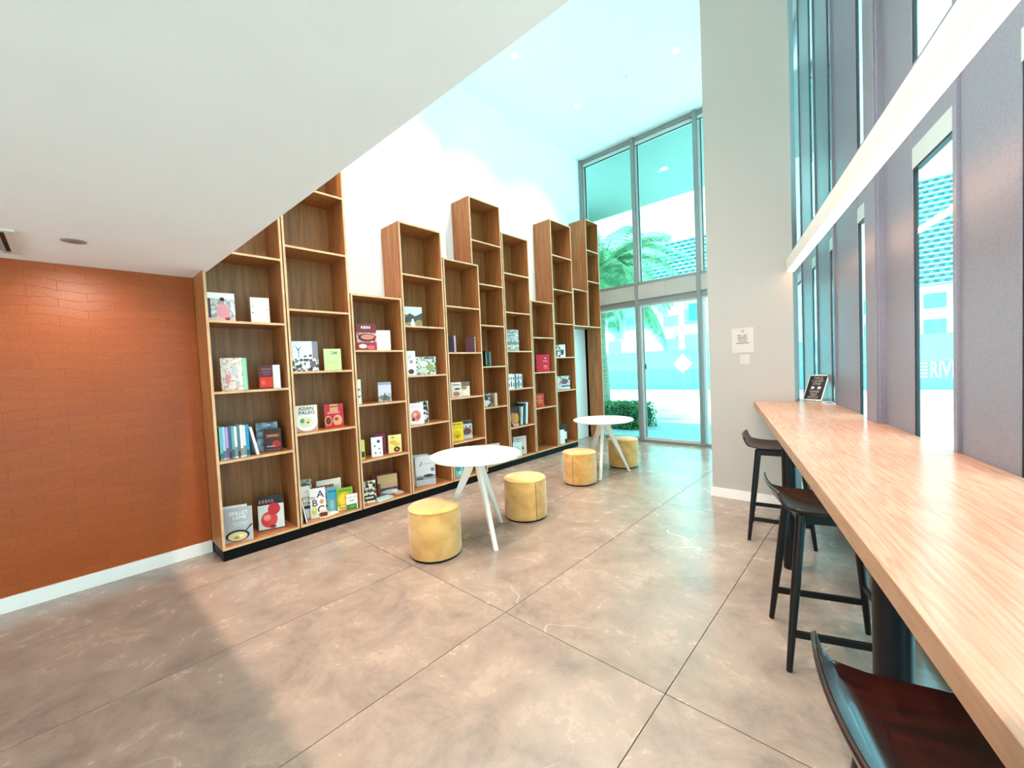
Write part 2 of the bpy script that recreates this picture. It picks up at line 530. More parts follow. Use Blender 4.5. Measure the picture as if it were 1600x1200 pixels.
# ------------------------------------------------------------------ glazed front with sliding door
GW = struct(empty('window_12'))
XE = -1.13
MULL = [(-4.76, -4.70), (-3.60, -3.535), (-2.445, -2.38), (-1.29, -1.225)]
for a_, b_ in MULL:
    MB().box(a_, YG - 0.04, 0, b_, YG + 0.14, ZH).build('mullion', M_frame, GW, bevel=0.003)
bays = [(MULL[0][1], MULL[1][0]), (MULL[1][1], MULL[2][0]), (MULL[2][1], MULL[3][0])]
for k, (a_, b_) in enumerate(bays):
    MB().box(a_, YG, 5.79, b_, YG + 0.12, ZH).box(a_, YG, 3.05, b_, YG + 0.12, 3.11).build('rail', M_frame, GW)
    sub = MB().box(a_, YG + 0.03, 5.72, b_, YG + 0.10, 5.79).box(a_, YG + 0.03, 3.11, a_ + 0.045, YG + 0.10, 5.72)
    sub.build('sash', M_framel, GW)
    MB().box(a_ + 0.045, YG + 0.02, 3.11, a_ + 0.055, YG + 0.06, 5.72).box(a_, YG + 0.02, 5.712, b_, YG + 0.06, 5.72).build('gasket', M_gasket, GW)
    MB().box(a_ + 0.045, YG + 0.06, 3.11, b_, YG + 0.072, 5.72).build('pane', M_glass, GW)
    if k != 1:
        MB().box(a_, YG, 2.68, b_, YG + 0.12, 2.775).box(a_, YG, 0, b_, YG + 0.12, 0.055).build('rail', M_frame, GW)
        MB().box(a_, YG + 0.06, 0.055, b_, YG + 0.072, 2.68).build('pane', M_glass, GW)
        MB().box(a_, YG + 0.03, 0.055, a_ + 0.045, YG + 0.10, 2.64).box(a_, YG + 0.03, 2.64, b_, YG + 0.1, 2.68).build('sash', M_framel, GW)
MB().box(MULL[0][0], YG - 0.02, 2.775, XE, YG + 0.16, 3.05).build('transom', M_beam, GW)
for x in (-3.0, -1.85):
    MB().box(x, YG - 0.0215, 2.776, x + 0.004, YG - 0.019, 3.049).build('joint', mat('joint_grey', (120, 122, 120), 0.6), GW)
DR = struct(empty('door_1'))
a_, b_ = bays[1]
MB().box(a_, YG, 2.68, b_, YG + 0.12, 2.775).box(a_, YG, 0, b_, YG + 0.12, 0.035).build('track', M_frame, DR)
MB().box(a_, YG + 0.03, 0.035, a_ + 0.055, YG + 0.08, 2.68).box(b_ - 0.01, YG + 0.03, 0.035, b_, YG + 0.08, 2.68).build('stile', M_framel, DR)
MB().box(a_ + 0.055, YG + 0.03, 0.035, b_ - 0.01, YG + 0.08, 0.085).box(a_ + 0.055, YG + 0.03, 2.63, b_ - 0.01, YG + 0.08, 2.68).build('rail', M_framel, DR)
MB().box(a_ + 0.055, YG + 0.045, 0.085, b_ - 0.01, YG + 0.057, 2.63).build('pane', M_glass, DR)
MB().box(a_ + 0.055, YG + 0.025, 0.085, a_ + 0.063, YG + 0.05, 2.63).build('gasket', M_gasket, DR)
MB().bar((a_ + 0.09, YG + 0.02, 1.42), (a_ + 0.09, YG + 0.02, 1.52), 0.012, 0.012, seg=10).bar((a_ + 0.09, YG + 0.045, 1.44), (a_ + 0.09, YG + 0.02, 1.44), 0.008, 0.008, seg=8).build('handle', M_black_metal, DR)

# ------------------------------------------------------------------ lights with their fittings
def spot(parent, loc, watts, angle, blend, col, r=0.05):
    l = bpy.data.lights.new('lamp', 'SPOT')
    l.energy = watts
    l.spot_size = math.radians(angle)
    l.spot_blend = blend
    l.color = col
    l.shadow_soft_size = r
    o = bpy.data.objects.new('lamp', l)
    C.objects.link(o)
    o.parent = parent
    o.location = loc
    return o
M_lens = emit_mat('lamp_lens', (255, 240, 222), 6.0)
def downlight(x, y, z, label, watts, group, angle=104, col=(1.0, 0.79, 0.66), rr=0.062, trim_m=None, dark=False, tilt=0):
    t = thing('downlight', label, 'ceiling light', (x, y, z), 0, group)
    MB().lathe([(rr * 0.72, 0.0), (rr * 0.72, -0.004), (rr * 1.18, -0.004), (rr * 1.22, 0.0)], 28).build('trim_ring', trim_m or M_base, t, smooth=True)
    MB().lathe([(rr * 0.70, -0.0015), (rr * 0.70, -0.0045)], 24).build('lens', mat('lens_off', (120, 122, 122), 0.3) if dark else M_lens, t)
    sp = spot(t, (0, 0, -0.02), watts, angle, 1.0, col)
    sp.rotation_euler = (0, math.radians(tilt), 0)
    return t
LX = (-3.755, -2.11, -0.48)
rowname = {6.0: 'nearest the glass front', 4.45: 'second row from the glass front', 2.9: 'third row from the glass front', 1.35: 'row beside the bulkhead'}
colname = ('over the bookcases', 'in the middle column', 'beside the window wall')
for y in (6.0, 4.45, 2.9, 1.35):
    for x, cn in zip(LX, colname):
        if (y == 4.45 and x > -3) or (x > -1 and y != 1.35):
            continue
        downlight(x, y, ZH, 'white high ceiling downlight, %s, %s' % (rowname[y], cn), LAMP_W * (1.25 if y == 1.35 else 0.7), 'downlights in the high ceiling')
downlight(-3.82, 0.09, ZL, 'small grey recessed downlight in the low ceiling by the orange wall', LOW_W, None, 115, (1.0, 0.86, 0.70), 0.05, mat('trim_grey', (150, 152, 152), 0.4), dark=True, tilt=38)
for x, y in ((-2.3, -0.5), (-0.6, -0.5), (-2.3, -2.2), (-3.9, -2.0)):
    downlight(x, y, ZL, 'recessed downlight in the low ceiling behind the camera, %s' % {(-2.3, -0.5): 'left one of the near pair', (-0.6, -0.5): 'right one of the near pair', (-2.3, -2.2): 'middle of the back area', (-3.9, -2.0): 'back corner by the orange wall'}[(x, y)], LOW_W * 0.6, None, 130, (1.0, 0.9, 0.8), 0.05)
# smoke detector
t = thing('smoke_detector', 'small white smoke detector on the high ceiling between downlights', 'smoke detector', (-2.82, 6.01, ZH))
MB().lathe([(0.052, 0), (0.052, -0.012), (0.040, -0.030), (0.018, -0.036)], 24).build('body', M_base, t, smooth=True)
MB().lathe([(0.0415, -0.016), (0.0435, -0.021)], 24).build('sensor_slot', M_black_metal, t)
# air vent in the low ceiling
t = thing('air_vent', 'white ceiling air vent with dark louvres above the orange wall', 'vent', (-4.06, -0.42, ZL))
MB().box(-0.31, -0.27, -0.012, -0.27, 0.27, 0).box(0.27, -0.27, -0.012, 0.31, 0.27, 0).box(-0.27, -0.27, -0.012, 0.27, -0.23, 0).box(-0.27, 0.23, -0.012, 0.27, 0.27, 0).build('frame', mat('vent_white', (214, 212, 204), 0.5), t)
MB().box(-0.27, -0.23, -0.002, 0.27, 0.23, -0.0005).build('backing', M_gasket, t)
for k in range(7):
    y = -0.19 + k * 0.064
    MB().bar((-0.27, y, -0.008), (0.27, y, -0.008), 0.034, 0.034, 0.003, 0.003, up=(0, 0.5, 1)).build('slat', mat('vent_slat', (150, 150, 146), 0.5), t)

# linear LED luminaire running along the windows
t = thing('linear_light', 'long white linear LED light beam above the window counter', 'light', (0, 0, 0), AW)
MB().box(0.598, -3.5, 2.386, 0.664, 4.905, 2.505).build('housing', mat('led_housing', (232, 228, 224), 0.45), t, bevel=0.002)
MB().box(0.601, -3.5, 2.380, 0.661, 4.900, 2.3865).build('diffuser', emit_mat('led_diffuser', (255, 192, 154), LED_S), t)
for s in (-3.2, -1.0, 0.5):
    MB().bar((0.631, s, 2.5), (0.631, s, ZL + 0.02), 0.004, 0.004, seg=6).build('hanger', M_framel, t)

# ------------------------------------------------------------------ bookcases
U = {
 1: ('A', 0.826, 1.452, 3.29, [0.115, 0.865, 1.465, 2.075, 2.68]),
 2: ('A', 1.462, 2.090, 4.03, [0.115, 1.01, 1.615, 2.22, 2.825, 3.42]),
 3: ('A', 2.102, 2.725, 2.432, [0.115, 0.615, 1.23, 1.825]),
 4: ('A', 2.737, 3.358, 3.342, [0.115, 0.915, 1.52, 2.12, 2.735]),
 5: ('A', 3.372, 3.994, 3.02, [0.115, 0.60, 1.195, 1.80, 2.41]),
 6: ('B', 4.030, 4.662, 4.045, [0.115, 0.985, 1.60, 2.215, 2.82, 3.435]),
 7: ('B', 4.680, 5.312, 3.67, [0.115, 0.61, 1.225, 1.83, 2.445, 3.055]),
 8: ('B', 5.328, 5.945, 2.68, [0.115, 0.855, 1.465, 2.065]),
 9: ('B', 5.955, 6.592, 4.17, [0.115, 1.11, 1.72, 2.335, 2.945, 3.555]),
 10: ('B', 6.600, 7.112, 3.02, [2.325]),
 11: ('B', 7.124, 7.600, 4.45, [2.325, 3.235, 3.85]),
}
ULAB = {
 1: 'walnut bookcase at the orange wall, leftmost of the row',
 2: 'tall walnut bookcase second from the orange wall, cut by the ceiling edge',
 3: 'short walnut bookcase, third from the orange wall',
 4: 'walnut bookcase fourth from the orange wall, rising above the short one',
 5: 'walnut bookcase fifth from the orange wall, last of the front run',
 6: 'tall walnut bookcase sixth from the orange wall, first of the set-back run',
 7: 'walnut bookcase seventh from the orange wall, with a row of pale spines',
 8: 'short walnut bookcase eighth from the orange wall, holding two red books',
 9: 'tall walnut bookcase ninth from the orange wall, beside the doorway opening',
 10: 'small empty walnut cubby bookcase bridging above the doorway opening',
 11: 'tall narrow walnut bookcase at the glass front with a leg to the floor',
}
TH = 0.02
DEP = 0.385
for k, (run, y0, y1, top, zs) in U.items():
    F = FA if run == 'A' else FB
    Bk = F - DEP
    t = thing('bookcase', ULAB[k], 'bookcase', (F, (y0 + y1) / 2, 0), 0, 'stepped walnut bookcases along the wall')
    hw = (y1 - y0) / 2
    zb = zs[0] - TH
    fz = 0.0 if k == 11 else zb
    MB().box(-DEP, -hw, zb, 0, -hw + TH, top, 0, 1).build('side_panel', [M_veneer, M_edge], t)
    MB().box(-DEP, hw - TH, fz, 0, hw, top, 0, 1).build('side_panel', [M_veneer, M_edge], t)
    MB().box(-DEP, -hw + TH, zb, -DEP + 0.012, hw - TH, top - TH).build('back_panel', M_veneer, t)
    MB().box(-DEP, -hw + TH, top - TH, 0, hw - TH, top, 0, 1).build('top_panel', [M_veneer, M_edge], t)
    for i, z in enumerate(zs):
        MB().box(-DEP + 0.012, -hw + TH, z - TH, -0.0005, hw - TH, z, 0, 1).build('bottom_panel' if i == 0 else 'shelf', [M_veneer, M_edge], t)
struct(MB().box(XA + 0.02, 0.83, 0, FA - 0.012, 3.99, 0.0945).build('trim_1', M_black))
struct(MB().box(XB + 0.02, 4.035, 0, FB - 0.012, 6.588, 0.0945).build('trim_2', M_black))

# ------------------------------------------------------------------ books
PRINT = {}
def pm(c):
    k = 'print_%d_%d_%d' % c
    return mat(k, c, 0.45)
def photo(name, c1, c2, sc_=14, lo=0.4, hi=0.6):
    return noise_mat('photo_' + name, c1, c2, (1, 1, 1), sc_, 4, rough=0.4, lo=lo, hi=hi)
def art(shapes, w, h, x=0.0):
    """flat cover print: shapes in unit coordinates, u left to right, v bottom to top"""
    mb, mats = MB(), []
    def mi(c):
        m = c if isinstance(c, bpy.types.Material) else pm(c)
        if m not in mats:
            mats.append(m)
        return mats.index(m)
    for k, s in enumerate(shapes):
        X = x + 0.0004 + 0.00025 * k
        if s[0] == 'r':
            _, u0, v0, u1, v1, c = s
            mb.face([(X, (u0 - .5) * w, v0 * h), (X, (u1 - .5) * w, v0 * h), (X, (u1 - .5) * w, v1 * h), (X, (u0 - .5) * w, v1 * h)], mi(c))
        elif s[0] == 'e':
            _, cu, cv, ru, rv, c = s
            mb.face([(X, (cu - .5 + ru * math.cos(a * PI / 10)) * w, (cv + rv * math.sin(a * PI / 10)) * h) for a in range(20)], mi(c))
        elif s[0] == 'p':
            _, pts, c = s
            mb.face([(X, (u - .5) * w, v * h) for u, v in pts], mi(c))
        elif s[0] == 'b':
            # worn, unreadable title: a row of letter-like blocks
            _, n, u, v, size, c = s
            rg = random.Random(n * 7 + int(v * 100))
            tw = size * h * 0.62 * n
            for q in range(n):
                a0 = (u - .5) * w - tw / 2 + tw * q / n
                hh = size * h * rg.choice((0.30, 0.34, 0.38))
                mb.face([(X, a0, v * h - hh), (X, a0 + tw / n * 0.74, v * h - hh), (X, a0 + tw / n * rg.uniform(0.5, 0.74), v * h + hh), (X, a0 + tw / n * 0.1, v * h + hh)], mi(c))
        elif s[0] == 't':
            _, body, u, v, size, c = s
            vv, ff = text_polys(body, size * h)
            i = len(mb.v)
            mb.v += [(X, (u - .5) * w + a, v * h + b_) for a, b_ in vv]
            for f_ in ff:
                mb.f.append(tuple(i + q for q in f_)); mb.m.append(mi(c))
    return mb, mats

def book(label, loc, w, h, t, cover, shapes=(), yaw=0.0, lean=0.0, flat=False, group=None, spine=None):
    """front cover faces local +x, spine on local -y; origin at the foot of the front cover"""
    bk = thing('book', label, 'book', loc, 0, group)
    bk.rotation_euler = (0, -math.radians(lean), math.radians(yaw))
    if lean:
        bk.location.z += t * math.sin(math.radians(abs(lean))) * (1 if lean > 0 else 0)
    if flat:
        bk.rotation_euler = (0, -PI / 2, math.radians(yaw))
        bk.rotation_euler = Matrix.Rotation(math.radians(yaw), 3, 'Z').to_4x4().to_3x3().__matmul__(Matrix.Rotation(-PI / 2, 3, 'Y')).to_euler()
        bk.location.z += t
    bt = min(0.0025, t * 0.2)
    cm = cover if isinstance(cover, bpy.types.Material) else pm(cover)
    sm = spine and pm(spine) or cm
    c = MB().box(-bt, -w / 2, 0, 0, w / 2, h).box(-t, -w / 2, 0, -t + bt, w / 2, h).box(-t + bt, -w / 2, 0, -bt, -w / 2 + bt, h, 1)
    cv = c.build('cover', [cm, sm], bk)
    MB().box(-t + bt, -w / 2 + bt, 0.002, -bt, w / 2 - 0.003, h - 0.003).build('pages', M_pages, bk)
    if shapes:
        mb, mats = art(shapes, w, h)
        mb.build('cover_print', mats, cv)
    return bk

def fz(u, z):
    return FA if U[u][0] == 'A' else FB
def B(u, z, y, w, h, t, cover, shapes, label, off=0.10, yaw=-14, lean=0, **k):
    return book(label, (fz(u, z) - off, y, z + 0.0005), w, h, t, cover, shapes, yaw, lean, **k)

W_, K_ = (242, 242, 238), (24, 22, 24)
P1 = photo('kitchen', (225, 225, 222), (150, 150, 150), 30)
P2 = photo('cafe_street', (236, 236, 234), (92, 98, 96), 26, 0.45, 0.6)
P3 = photo('floral', (240, 234, 222), (214, 160, 160), 40, 0.5, 0.6)
P4 = photo('food_red', (196, 70, 70), (240, 200, 190), 30)
P5 = photo('succulent', (236, 238, 228), (70, 100, 60), 34, 0.45, 0.6)
P6 = photo('bw_grain', (236, 236, 234), (50, 50, 52), 30, 0.47, 0.55)
P7 = photo('winter_trees', (214, 218, 214), (120, 128, 126), 30)
P8 = photo('blue_photo', (60, 84, 110), (140, 160, 176), 20)
P9 = photo('leafy', (232, 232, 216), (28, 32, 26), 26, 0.47, 0.55)
P10 = photo('sunset', (222, 190, 140), (92, 98, 110), 12)
# bookcase 1
B(1, 2.075, 0.965, 0.195, 0.253, 0.022, W_, [('r', 0, 0, 1, 0.8, P1), ('r', 0, 0.1, 0.1, 0.8, (60, 58, 62)), ('e', 0.55, 0.36, 0.25, 0.27, (226, 150, 160)), ('e', 0.53, 0.70, 0.09, 0.10, (196, 150, 130)), ('e', 0.53, 0.78, 0.09, 0.07, (30, 26, 28)), ('r', 0, 0, 1, 0.13, (226, 190, 180)), ('e', 0.7, 0.11, 0.1, 0.05, (150, 40, 60))],
  'white cookbook with a pink figure, top shelf of the leftmost bookcase', yaw=-8)
B(1, 2.075, 1.265, 0.15, 0.24, 0.018, (244, 238, 220), [('e', 0.5, 0.5, 0.32, 0.26, (250, 250, 244)), ('e', 0.5, 0.5, 0.25, 0.2, (236, 232, 220)), ('e', 0.12, 0.65, 0.03, 0.02, K_), ('r', 0.05, 0.4, 0.16, 0.43, K_), ('e', 0.9, 0.55, 0.03, 0.02, K_)],
  'cream book with a white plate, top shelf of the leftmost bookcase', yaw=-10)
fb = B(1, 1.465, 1.005, 0.165, 0.292, 0.045, P3, [('r', 0.02, 0.02, 0.98, 0.98, P3), ('e', 0.3, 0.35, 0.12, 0.16, (224, 160, 168)), ('e', 0.65, 0.6, 0.14, 0.2, (206, 210, 214)), ('e', 0.75, 0.2, 0.12, 0.1, (190, 196, 204))],
  'tall pale floral book with a mint edge, leftmost bookcase', yaw=-26, spine=(236, 226, 206))
MB().box(-0.043, 0.0826, 0.001, -0.006, 0.112, 0.288).build('back_flap', pm((150, 214, 180)), fb)
B(1, 1.465, 1.275, 0.115, 0.218, 0.03, (92, 26, 34), [('r', 0.06, 0.05, 0.98, 0.5, (214, 44, 28)), ('e', 0.3, 0.27, 0.14, 0.1, (236, 96, 40)), ('r', 0.2, 0.82, 0.9, 0.86, (170, 100, 110)), ('r', 0.3, 0.7, 0.9, 0.73, (140, 110, 150)), ('r', 0.3, 0.6, 0.85, 0.63, (120, 90, 140))],
  'dark red book with an orange lower half, leftmost bookcase', yaw=-20)
B(1, 1.465, 1.366, 0.06, 0.222, 0.03, (240, 240, 236), [], 'thin white book standing beside the dark red one', off=0.095, yaw=-10)
y = 0.872
SP = [(120, 200, 210), (176, 214, 236), (206, 160, 214), (60, 96, 140), (110, 170, 170), (236, 240, 236), (84, 120, 136), (240, 238, 236), (232, 226, 220), (40, 150, 200)]
SPN = ['pale teal', 'light blue', 'lilac', 'navy', 'sea green', 'white', 'slate blue', 'ivory', 'off-white', 'bright cyan']
for i, (c, nme) in enumerate(zip(SP, SPN)):
    tk = 0.021 if i != 9 else 0.026
    d = tuple(max(0, int(v * 0.55)) for v in c)
    b_ = book('%s spined paperback in the row on the leftmost bookcase' % nme, (FA - 0.07, y + tk * 0.5 - tk / 2, 0.8655), 0.19, 0.285 + 0.004 * math.sin(i * 2.1), tk * 0.94, c, [], 90, 0, group='upright paperbacks on the leftmost bookcase')
    b_.location.x = FA - 0.07 - 0.095
    b_.location.y = y + tk
    # band of darker colour on the spine
    MB().box(-tk * 0.9, -0.0955, 0.015, -tk * 0.04, -0.0948, 0.06 + 0.02 * (i % 3)).build('spine_band', pm(d), b_.children[0])
    y += tk + 0.001
b_ = book('white paperback leaning at the end of the blue row', (FA - 0.16, 1.141, 0.8655), 0.18, 0.262, 0.02, (240, 236, 230), [], 90, 0)
b_.rotation_euler = Matrix.Rotation(math.radians(11), 3, 'X').__matmul__(Matrix.Rotation(PI / 2, 3, 'Z')).to_euler()
b_.location = (FA - 0.155, 1.170, 0.8695)
B(1, 0.865, 1.275, 0.18, 0.272, 0.03, P8, [('r', 0.4, 0.86, 0.7, 0.95, (150, 180, 200)), ('r', 0.1, 0.7, 0.9, 0.74, (40, 56, 80))], 'navy blue book behind the dark brown one, leftmost bookcase', off=0.175, yaw=-16, lean=6)
B(1, 0.865, 1.30, 0.145, 0.215, 0.026, (52, 18, 14), [('r', 0.1, 0.6, 0.9, 0.76, (120, 62, 24)), ('r', 0.2, 0.66, 0.8, 0.7, (214, 150, 70)), ('e', 0.7, 0.3, 0.24, 0.16, (170, 24, 24)), ('r', 0.15, 0.2, 0.6, 0.23, (220, 190, 180)), ('r', 0.1, 0.05, 0.9, 0.07, (140, 110, 100))],
  'dark brown book with orange title and red fruit, leftmost bookcase', off=0.115, yaw=-22, lean=7)
B(1, 0.115, 0.965, 0.215, 0.30, 0.016, (176, 180, 184), [('r', 0.0, 0.0, 0.98, 0.98, (172, 176, 182)), ('t', 'SKILLET', 0.52, 0.84, 0.14, (238, 240, 242)), ('t', 'LOVE', 0.55, 0.71, 0.14, (238, 240, 242)), ('r', 0.28, 0.55, 0.85, 0.565, (230, 232, 234)), ('r', 0.34, 0.49, 0.8, 0.505, (230, 232, 234)),
  ('p', [(0.72, 0.30), (0.78, 0.30), (1.0, 0.46), (0.96, 0.49)], K_), ('e', 0.46, 0.185, 0.42, 0.17, K_), ('e', 0.46, 0.165, 0.34, 0.13, (222, 206, 150)), ('e', 0.42, 0.13, 0.1, 0.04, (120, 150, 70)), ('e', 0.58, 0.17, 0.07, 0.03, (240, 232, 200))],
  'grey cookbook with a black skillet, bottom of the leftmost bookcase', off=0.07, yaw=-22, lean=5)
B(1, 0.115, 0.945, 0.20, 0.315, 0.012, (226, 232, 238), [], 'pale blue magazine sticking up behind the skillet cookbook', off=0.115, yaw=-24, lean=5)
B(1, 0.115, 1.255, 0.215, 0.318, 0.028, (30, 26, 28), [('r', 0.0, 0.02, 1, 0.74, (214, 222, 220)), ('r', 0.0, 0.80, 0.6, 0.95, (36, 30, 32)), ('b', 5, 0.34, 0.85, 0.13, (170, 110, 100)), ('e', 0.42, 0.30, 0.32, 0.24, (214, 60, 60)), ('e', 0.62, 0.60, 0.24, 0.18, (196, 36, 50)), ('e', 0.34, 0.36, 0.14, 0.09, (240, 150, 140)), ('e', 0.55, 0.08, 0.12, 0.05, (120, 40, 30))],
  'book with red fruit under a black band, bottom of the leftmost bookcase', off=0.15, yaw=-20, lean=5)
# bookcase 2
B(2, 1.615, 1.64, 0.24, 0.302, 0.02, P2, [('r', 0, 0.42, 0.78, 1, (232, 232, 236)), ('r', 0.78, 0.42, 1, 1, (140, 134, 146)), ('p', [(0.26, 0.44), (0.28, 0.44), (0.27, 0.7), (0.40, 0.86), (0.25, 0.74), (0.12, 0.88), (0.24, 0.68)], (110, 108, 120)), ('r', 0, 0, 1, 0.42, P6), ('e', 0.5, 0.5, 0.06, 0.03, (60, 60, 62)), ('e', 0.7, 0.52, 0.06, 0.04, (60, 64, 66)), ('r', 0.66, 0.16, 0.9, 0.34, (120, 96, 104))],
  'picture book with a bare tree and street terrace, second bookcase', yaw=-10)
B(2, 1.615, 1.915, 0.17, 0.228, 0.02, (206, 232, 160), [('t', 'SIM', 0.58, 0.8, 0.2, (96, 140, 110)), ('r', 0.2, 0.38, 0.84, 0.41, (180, 208, 130)), ('r', 0.2, 0.28, 0.5, 0.3, (186, 214, 140)), ('r', 0.08, 0, 0.1, 1, (186, 216, 136))],
  'small lime green paperback on the second bookcase', yaw=-12)
B(2, 1.01, 1.615, 0.20, 0.262, 0.024, (240, 238, 226), [('r', 0, 0, 1, 0.3, (196, 150, 130)), ('e', 0.5, 0.34, 0.48, 0.325, (244, 246, 248)), ('e', 0.5, 0.36, 0.34, 0.21, (226, 226, 190)), ('e', 0.3, 0.42, 0.10, 0.09, (96, 150, 84)), ('e', 0.58, 0.42, 0.12, 0.07, (228, 206, 150)), ('e', 0.55, 0.34, 0.06, 0.03, (80, 60, 40)), ('t', 'ASIAN', 0.5, 0.88, 0.19, (22, 24, 34)), ('t', 'PALEO', 0.52, 0.72, 0.19, (22, 24, 34))],
  'white book titled in black above a bowl, second bookcase', yaw=-16, spine=(70, 28, 36))
B(2, 1.01, 1.905, 0.19, 0.248, 0.02, (190, 30, 54), [('r', 0.3, 0.68, 0.72, 1, (226, 150, 110)), ('b', 5, 0.5, 0.9, 0.1, (60, 24, 20)), ('r', 0.16, 0.6, 0.8, 0.68, (228, 140, 110)), ('e', 0.2, 0.3, 0.19, 0.22, (226, 150, 110)), ('e', 0.2, 0.3, 0.14, 0.16, (96, 40, 24)), ('e', 0.68, 0.3, 0.24, 0.24, (238, 160, 120)), ('e', 0.62, 0.36, 0.1, 0.08, (130, 70, 40)), ('r', 0, 0, 1, 0.1, (206, 40, 30))],
  'red book with two grilled snacks on the cover, second bookcase', off=0.13, yaw=-14)
B(2, 0.115, 1.585, 0.16, 0.385, 0.014, (186, 190, 176), [('r', 0, 0, 1, 1, photo('dotted', (196, 198, 180), (90, 96, 92), 60, 0.48, 0.52)), ('r', 0.15, 0.84, 0.8, 0.88, (70, 76, 74))], 'tall speckled grey green book at the back, bottom of second bookcase', off=0.225, yaw=-16, lean=4)
B(2, 0.115, 1.572, 0.105, 0.325, 0.014, (240, 240, 234), [('t', "LET'S", 0.5, 0.62, 0.13, (60, 62, 60)), ('t', 'LOOK', 0.5, 0.47, 0.13, (34, 36, 36)), ('r', 0.05, 0.3, 0.95, 0.4, (40, 42, 42)), ('e', 0.7, 0.84, 0.2, 0.05, (206, 214, 200))], "white children's book with three dark title lines, bottom of second bookcase", off=0.17, yaw=-20, lean=4)
b_ = book('slim navy book leaning sideways at the front, bottom of second bookcase', (FA - 0.05, 1.53, 0.1185), 0.11, 0.225, 0.02, (24, 28, 58), [], 90)
b_.rotation_euler = Matrix.Rotation(math.radians(9), 3, 'X').__matmul__(Matrix.Rotation(math.radians(82), 3, 'Z')).to_euler()
b_.location = (FA - 0.075, 1.545, 0.1215)
MB().box(-0.016, -0.0555, 0.0, -0.004, -0.0549, 0.225).build('spine_band', pm((226, 226, 236)), b_.children[0])
B(2, 0.115, 1.668, 0.145, 0.30, 0.012, (244, 240, 240), [('t', 'my', 0.2, 0.7, 0.12, (60, 60, 90)), ('t', 'A', 0.68, 0.78, 0.34, (42, 38, 92)), ('t', 'B', 0.3, 0.5, 0.32, (110, 40, 44)), ('t', 'C', 0.68, 0.26, 0.34, (30, 26, 34)), ('e', 0.75, 0.53, 0.14, 0.08, (226, 160, 90)), ('e', 0.25, 0.24, 0.17, 0.14, (206, 220, 90)), ('e', 0.25, 0.3, 0.08, 0.05, (240, 236, 160)), ('e', 0.7, 0.07, 0.1, 0.03, (170, 80, 170))], 'white alphabet picture book with big A B C letters', off=0.09, yaw=-20, lean=4)
B(2, 0.115, 1.70, 0.075, 0.078, 0.012, (236, 206, 190), [('r', 0.08, 0.2, 0.94, 0.75, (120, 56, 44)), ('b', 5, 0.5, 0.5, 0.36, (60, 20, 20))], 'tiny pink booklet with a brown label at the shelf front', off=0.045, yaw=-20)
B(2, 0.115, 1.850, 0.245, 0.328, 0.016, (240, 234, 220), [('r', 0.0, 0.62, 0.7, 0.84, photo('walnuts', (84, 44, 30), (190, 120, 90), 60, 0.45, 0.55)), ('r', 0.7, 0.66, 0.94, 0.8, (226, 214, 180))], 'wide cream book with a brown nut print, back of second bookcase', off=0.225, yaw=-12, lean=4)
B(2, 0.115, 1.80, 0.13, 0.25, 0.012, (206, 206, 206), [('r', 0.05, 0.06, 0.95, 0.14, (40, 70, 74)), ('r', 0.05, 0.24, 0.95, 0.32, (36, 60, 64)), ('e', 0.4, 0.7, 0.16, 0.12, (150, 150, 152))], 'pale grey book with two dark bands, behind the teal book', off=0.18, yaw=-14, lean=4)
B(2, 0.115, 1.842, 0.105, 0.262, 0.016, (110, 176, 190), [('r', 0.1, 0.5, 0.9, 0.9, (70, 170, 206)), ('e', 0.4, 0.3, 0.2, 0.2, (150, 196, 200)), ('r', 0.1, 0.8, 0.9, 0.85, (40, 110, 150))], 'teal blue book between grey and green books, second bookcase', off=0.145, yaw=-16, lean=4)
B(2, 0.115, 1.950, 0.165, 0.235, 0.02, (126, 176, 52), [('e', 0.45, 0.5, 0.4, 0.34, (228, 190, 30)), ('e', 0.4, 0.5, 0.24, 0.22, (244, 214, 60)), ('e', 0.6, 0.55, 0.1, 0.14, (206, 120, 20)), ('r', 0.02, 0.02, 0.7, 0.2, (244, 214, 130)), ('t', 'Farm', 0.36, 0.11, 0.15, (40, 30, 20)), ('r', 0.1, 0.86, 0.9, 0.92, (90, 150, 40))], 'bright green and yellow picture book, second bookcase bottom', off=0.085, yaw=-14, lean=4)
B(2, 0.115, 2.005, 0.115, 0.165, 0.012, (244, 244, 238), [('t', 'HOW TO', 0.5, 0.8, 0.13, (120, 130, 130)), ('b', 4, 0.5, 0.6, 0.13, (120, 130, 130)), ('r', 0, 0, 0.9, 0.36, (46, 130, 54)), ('e', 0.5, 0.2, 0.3, 0.08, (90, 170, 90))], 'small white and green booklet in front of the green book', off=0.045, yaw=-12)
B(2, 0.115, 1.785, 0.17, 0.12, 0.012, (240, 236, 224), [('r', 0.05, 0.1, 0.5, 0.35, (222, 176, 60)), ('r', 0.4, 0.5, 0.8, 0.7, (190, 210, 206))], 'white and yellow leaflet lying flat on the second bookcase bottom', off=0.05, yaw=10, flat=True)
